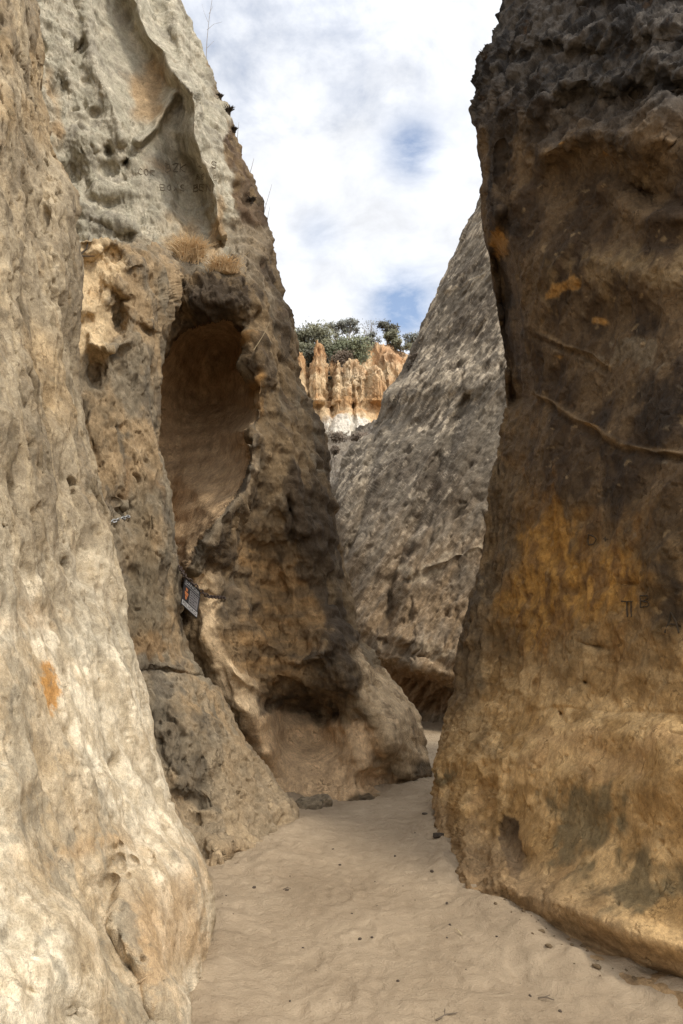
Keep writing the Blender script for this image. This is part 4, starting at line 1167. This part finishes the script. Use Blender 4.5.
def stalk(pts, Y, label, branches=(), r=.006, cat='dry stem'):
    mb = MB(); P_ = [P3(a, b1, Y) for a, b1 in pts]
    mb.tube(P_, [r * (1 - .7 * i / (len(P_) - 1)) for i in range(len(P_))], 4)
    for br in branches: mb.tube([P3(a, b1, Y + .1 * k) for k, (a, b1) in enumerate(br)], [r * .5] + [r * .25] * (len(br) - 1), 4)
    tag(mb.build('dry_plant', M_straw2, origin=P_[0]), label, cat, 'dry stems along the left skyline')


stalk([(206, 62), (207, 40), (209, 20), (212, 0), (213, -14)], 10.6, 'tallest bare branching stem at the top of the left skyline', [[(207, 30), (214, 24), (222, 22)], [(207, 48), (211, 44), (214, 41)], [(208, 22), (204, 12), (202, 4)], [(209, 14), (213, 6)]])
stalk([(237, 142), (238, 130), (239, 122)], 10.3, 'short bare stem beside the small dark shrubs on the left skyline')
stalk([(262, 222), (266, 205), (272, 184)], 10.0, 'slim bare stem halfway down the left skyline', [[(266, 205), (262, 196)]])
stalk([(266, 232), (268, 216), (270, 206)], 10.0, 'thin straight stem just below the slim one on the left skyline')
stalk([(248, 180), (252, 166), (254, 158)], 10.2, 'faint short stem above the middle of the left skyline')
for k, (a, b1, s_, lb) in enumerate([(222, 99, 4, 'uppermost dark shrub clump clinging to the left tower edge'), (231, 113, 6, 'largest dark shrub clump clinging to the left tower edge'), (235, 131, 4, 'lowest of three dark shrub clumps near the tower top edge'), (252, 204, 5, 'rusty shrub clump on the tower edge right of the ledge')]):
    tuft('shrub_clump', 'C', a - 1, b1, s_, s_ * 1.5, 90, lb, 'shrub', M_brush, 'shrub clumps on the tower edge', 10 + k, rad=.008)
for k, (a, b1, s_, lb) in enumerate([(484, 57, 5, 'upper wispy shrub on the right wall skyline'), (479, 97, 4, 'dark little shrub lower on the right wall skyline')]):
    tuft('shrub_clump', 'D', a, b1, s_, s_ * 1.6, 70, lb, 'shrub', M_brush, 'shrub clumps on the right skyline', 20 + k, rad=.006)
# twigs caught on the rock
mb = MB(); q0, q1, q2, q3 = [Vector(on('B', a, b1, .04)[0]) for a, b1 in ((77, 256), (84, 250), (92, 238), (92, 255))]
mb.tube([q0, q1, q2], [.010, .008, .004], 5); mb.tube([q0, q3], [.010, .004], 5)
tag(mb.build('twig', M_brush, origin=q0), 'dark forked twig stuck in the rock by the pale hollows', 'twig')
mb = MB(); q0 = Vector(on('C', 256, 352, .05)[0]); q1 = P3(270, 322, q0.y - .05)
mb.tube([q0, (q0 + q1) / 2 + Vector((.01, 0, 0)), q1], [.006, .004, .003], 4)
tag(mb.build('twig', M_ptwig, origin=q0), 'thin pale stem leaning at the right of the alcove', 'twig')
# ================================================================== BUSHES AND TREES ON THE BLUFF
def leaf_mat(name, c, var=.4):
    m, nt, b = new_mat(name)
    n = nt.nodes.new('ShaderNodeTexNoise'); n.inputs['Scale'].default_value = 2.2; n.inputs['Detail'].default_value = 5
    tc_ = nt.nodes.new('ShaderNodeTexCoord'); nt.links.new(tc_.outputs['Object'], n.inputs['Vector'])
    cr = nt.nodes.new('ShaderNodeValToRGB'); cr.color_ramp.elements[0].position = .35; cr.color_ramp.elements[1].position = .65
    cr.color_ramp.elements[0].color = (*(np.array(c) * (1 - var)), 1); cr.color_ramp.elements[1].color = (*(np.array(c) * (1 + var)), 1)
    nt.links.new(n.outputs[0], cr.inputs[0]); nt.links.new(cr.outputs[0], b.inputs['Base Color'])
    b.inputs['Roughness'].default_value = .7; b.inputs['Specular IOR Level'].default_value = .3
    return m


L_olive = leaf_mat('olive_leaves', (.20, .195, .125)); L_green = leaf_mat('green_leaves', (.17, .18, .105)); L_grey = leaf_mat('grey_leaves', (.20, .205, .18)); L_dark = leaf_mat('dark_leaves', (.095, .09, .062)); L_dry = leaf_mat('dry_leaves', (.19, .145, .105))


def bush(name, px, py, rx, ry, Y, leaves, n, size_, label, cat, trunk=True, seed=0, clumps=14, base=None, group='bushes and trees along the bluff top', hollow=.5):
    rr = random.Random(seed); s_ = Y / F; size = size_ * 1.45; n = int(n * 1.5)
    c = P3(px, py, Y); b0 = P3(px + rr.uniform(-2, 2), base if base else py + ry * 1.2, Y)
    root = empty(name, b0); tag(root, label, cat, group)
    W, H = rx * s_, ry * s_
    cl = []
    for k in range(clumps):
        while True:
            a, b1, d = rr.uniform(-1, 1), rr.uniform(-1, 1), rr.uniform(-1, 1)
            q = a * a + b1 * b1 + d * d
            if hollow * hollow < q < 1: break
        cl.append(c + Vector((a * W * .85, b1 * W * .7, d * H * .85)))
    mb = MB()
    fork = b0 + (c - b0) * .35
    mb.tube([b0, fork], [W * .06 + .02, W * .05 + .015], 6)
    for q in cl:
        mid_ = fork + (q - fork) * .5 + Vector((rr.gauss(0, .05), rr.gauss(0, .05), .04)) * W
        mb.tube([fork, mid_, q], [W * .03 + .008, W * .018 + .006, .006], 4)
        for _ in range(4):
            e = q + Vector((rr.gauss(0, 1), rr.gauss(0, 1), rr.gauss(0, 1) + .3)) * W * .16
            mb.tube([mid_ + (q - mid_) * rr.random(), e], [.01, .004], 3)
    mb.build('trunk' if trunk else 'stems', M_straw2 if leaves in (L_grey, L_dry) else M_twig, root, origin=b0)
    if n:
        mb = MB()
        for k in range(n):
            q = cl[k % len(cl)]; cr_ = W * .36
            p = q + Vector((rr.gauss(0, .55), rr.gauss(0, .55), rr.gauss(0, .42))) * cr_
            a = Vector((rr.gauss(0, 1), rr.gauss(0, 1), rr.gauss(0, 1))).normalized(); b1 = a.orthogonal().normalized()
            L_ = size * rr.uniform(.6, 1.5)
            mb.quad(p - a * L_, p + b1 * L_ * .45, p + a * L_, p - b1 * L_ * .45)
        mb.build('crown', leaves, root, origin=b0)
    return root


B = [('bush', 312, 339, 21, 16, 56.0, L_olive, 3600, .075, 'broad rounded olive bush at the left end of the bluff top', 'bush', 24, 366),
     ('tree', 337, 329, 9, 10, 60, L_grey, 700, .07, 'small thin grey tree between the olive bush and the rounder grey tree', 'tree', 9, 352),
     ('tree', 349, 327, 10, 9, 60, L_grey, 1200, .07, 'round topped grey green tree above the bright green bush', 'tree', 12, 352),
     ('bush', 352, 350, 19, 13, 53.5, L_green, 3400, .07, 'bright green spreading bush in front of the bluff top centre', 'bush', 22, 368),
     ('bare_tree', 369, 331, 12, 13, 60, L_grey, 160, .05, 'nearly bare grey tree right of the green bush', 'tree', 16, 352),
     ('tree', 388, 330, 11, 10, 60, L_dark, 1100, .07, 'dark open crowned tree behind the small olive bush', 'tree', 13, 352),
     ('bush', 394, 339, 9, 10, 58, L_olive, 1300, .07, 'small round olive bush on the right half of the bluff top', 'bush', 12, 356),
     ('bush', 411, 340, 9, 10, 58, L_grey, 900, .07, 'grey green bush at the right end of the bluff top', 'bush', 12, 358),
     ('brush', 319, 359, 16, 12, 53.5, L_dark, 2200, .06, 'dark tangled brush below the broad olive bush', 'brush', 16, 376),
     ('brush', 343, 359, 14, 7, 52.6, L_dry, 1000, .05, 'brown dry brush under the bright green bush', 'brush', 12, 368),
     ('brush', 297, 341, 10, 10, 56.5, L_dark, 900, .06, 'dark brush half hidden behind the left tower edge', 'brush', 9, 366),
     ('brush', 327, 372, 6, 12, 52.3, L_dark, 900, .05, 'dark brush filling the gully between two hoodoos', 'brush', 8, 388)]
B += [('brush', 302, 350, 13, 10, 54.5, L_olive, 1400, .07, 'pale olive brush behind the leftmost hoodoos', 'brush', 12, 366),
      ('brush', 333, 346, 13, 11, 54.5, L_olive, 1600, .07, 'olive brush filling the gap between the olive and bright green bushes', 'brush', 12, 362),
      ('brush', 372, 340, 9, 7, 57, L_grey, 700, .06, 'low grey brush at the foot of the nearly bare tree', 'brush', 10, 350),
      ('brush', 402, 345, 9, 6, 57, L_olive, 700, .06, 'low olive brush between the two bushes at the right end', 'brush', 9, 354)]
for k, (nm, px, py, rx, ry, Y, lf, n, sz, lb, ct, cl, bs) in enumerate(B):
    if nm in ('bush', 'tree'): rx, ry = rx * 1.12, ry * 1.08
    bush(nm, px, py, rx, ry, Y, lf, n, sz, lb, ct, seed=40 + k, clumps=cl, base=bs)
bush('dry_shrub', 413, 362, 8, 10, 19.6, L_dry, 900, .02, 'dry brown shrub on the edge of the grey streaked slab', 'shrub', seed=70, clumps=16, base=372, group='dry shrubs in the ravine')
bush('dry_shrub', 339, 437, 10, 4.5, 40, L_dry, 900, .04, 'grey dry shrub at the foot of the white cone, left side', 'shrub', seed=71, clumps=12, base=438, group='dry shrubs in the ravine')
bush('dry_shrub', 360, 437, 10, 4, 40, L_dry, 800, .04, 'grey dry shrub at the foot of the white cone, right side', 'shrub', seed=72, clumps=12, base=438, group='dry shrubs in the ravine')
bush('dry_shrub', 334, 450, 6, 6, 27, L_dry, 700, .02, 'brown shrub low in the ravine against the tower edge', 'shrub', seed=73, clumps=10, base=458, group='dry shrubs in the ravine')

# ================================================================== LIGHT
sun_az, sun_el = 128.0, 52.0      # compass azimuth from +Y clockwise: behind and to the right of the camera
ST = dict(sun=1.55, angle=9, sky=.12, cloud=.68, exposure=.77)
w = bpy.data.worlds.new('World'); scene.world = w; w.use_nodes = True
nt = w.node_tree; nt.nodes.clear(); L = nt.links.new
wo = nt.nodes.new('ShaderNodeOutputWorld'); bg = nt.nodes.new('ShaderNodeBackground'); L(bg.outputs[0], wo.inputs[0])
sky = nt.nodes.new('ShaderNodeTexSky'); sky.sky_type = 'NISHITA'; sky.sun_disc = False
sky.sun_elevation = R(sun_el); sky.sun_rotation = R(sun_az); sky.air_density = 1.0; sky.dust_density = .6
tc = nt.nodes.new('ShaderNodeTexCoord')
# project directions onto a cloud sheet so that clouds shrink towards the horizon
sep = nt.nodes.new('ShaderNodeSeparateXYZ'); L(tc.outputs['Generated'], sep.inputs[0])
def WM(op, a, b=None):
    n = nt.nodes.new('ShaderNodeMath'); n.operation = op
    for i, x in enumerate((a, b)):
        if x is None: continue
        if isinstance(x, (int, float)): n.inputs[i].default_value = x
        else: L(x, n.inputs[i])
    return n.outputs[0]
zz = WM('ADD', WM('MAXIMUM', sep.outputs[2], 0.0), .25)
cmb = nt.nodes.new('ShaderNodeCombineXYZ'); L(WM('DIVIDE', sep.outputs[0], zz), cmb.inputs[0]); L(WM('DIVIDE', sep.outputs[1], zz), cmb.inputs[1])
def WN(sc, det, off, rough=.55, dist=.3):
    mp = nt.nodes.new('ShaderNodeMapping'); mp.inputs['Location'].default_value = off; L(cmb.outputs[0], mp.inputs[0])
    n = nt.nodes.new('ShaderNodeTexNoise'); n.inputs['Scale'].default_value = sc; n.inputs['Detail'].default_value = det
    n.inputs['Roughness'].default_value = rough; n.inputs['Distortion'].default_value = dist; L(mp.outputs[0], n.inputs[0]); return n.outputs[0]
c1 = WN(2.3, 10, (3.1, 1.7, 0), .6); c2 = WN(7.5, 10, (9.1, 4.7, 0), .62)
cov = nt.nodes.new('ShaderNodeMapRange'); cov.inputs[1].default_value = .30; cov.inputs[2].default_value = .50; cov.interpolation_type = 'SMOOTHSTEP'
L(WM('ADD', WM('MULTIPLY', c1, .7), WM('MULTIPLY', c2, .3)), cov.inputs[0])
cov2 = WM('ADD', WM('MULTIPLY', cov.outputs[0], .5), .46)
for gx, gy, gw, ga in [(412, 148, 1800, 1.0), (404, 306, 1100, 1.0), (318, 235, 2500, .28), (470, 120, 4000, .1), (345, 95, 4000, .18), (100, -200, 60, .5), (640, -500, 40, .5)]:
    gd = at(gx, gy, 10.0) - np.array([0, 0, CAMZ]); gd = gd / np.linalg.norm(gd)
    gn = nt.nodes.new('ShaderNodeVectorMath'); gn.operation = 'DOT_PRODUCT'; L(tc.outputs['Generated'], gn.inputs[0]); gn.inputs[1].default_value = gd
    gg = WM('EXPONENT', WM('MULTIPLY', WM('SUBTRACT', gn.outputs['Value'], 1.0), float(gw)))
    ns = WM('MULTIPLY', WM('SUBTRACT', .92, c2), 2.4)
    cov2 = WM('MAXIMUM', WM('SUBTRACT', cov2, WM('MULTIPLY', WM('MULTIPLY', gg, ns), ga)), .12)
bright = nt.nodes.new('ShaderNodeMapRange'); bright.inputs[1].default_value = .3; bright.inputs[2].default_value = .7; bright.inputs[3].default_value = .8; bright.inputs[4].default_value = 1.12
L(c2, bright.inputs[0])
# thin cloud is brighter round the sun it veils
sd = Vector((math.sin(R(sun_az)) * math.cos(R(sun_el)), math.cos(R(sun_az)) * math.cos(R(sun_el)), math.sin(R(sun_el))))
dt = nt.nodes.new('ShaderNodeVectorMath'); dt.operation = 'DOT_PRODUCT'; L(tc.outputs['Generated'], dt.inputs[0]); dt.inputs[1].default_value = sd
glow = WM('ADD', 1.0, WM('MULTIPLY', WM('POWER', WM('MAXIMUM', dt.outputs['Value'], 0.0), 3.0), 1.5))
cc = nt.nodes.new('ShaderNodeVectorMath'); cc.operation = 'SCALE'; cc.inputs[0].default_value = (.955, .97, 1.0)
L(WM('MULTIPLY', WM('MULTIPLY', bright.outputs[0], ST['cloud'] / ST['sky']), glow), cc.inputs['Scale'])
mx = nt.nodes.new('ShaderNodeMix'); mx.data_type = 'RGBA'
L(cov2, mx.inputs['Factor']); L(sky.outputs[0], mx.inputs['A']); L(cc.outputs[0], mx.inputs['B'])
L(mx.outputs['Result'], bg.inputs[0]); bg.inputs[1].default_value = ST['sky']

sl = bpy.data.lights.new('sun', 'SUN'); sl.energy = ST['sun']; sl.angle = R(ST['angle']); sl.color = (1, .93, .82)
so = bpy.data.objects.new('sun', sl); COL.objects.link(so)
so.rotation_euler = sd.to_track_quat('Z', 'Y').to_euler()
so.location = (5, -5, 20)

scene.view_settings.view_transform = 'Standard'; scene.view_settings.look = 'None'
scene.view_settings.gamma = 1; scene.view_settings.use_curve_mapping = False
scene.view_settings.exposure = ST['exposure']
scene.render.engine = 'CYCLES'
scene.cycles.use_denoising = True
scene.cycles.denoising_prefilter = 'NONE'
scene.cycles.denoising_input_passes = 'RGB_ALBEDO_NORMAL'
scene.cycles.max_bounces = 6
scene.cycles.diffuse_bounces = 4
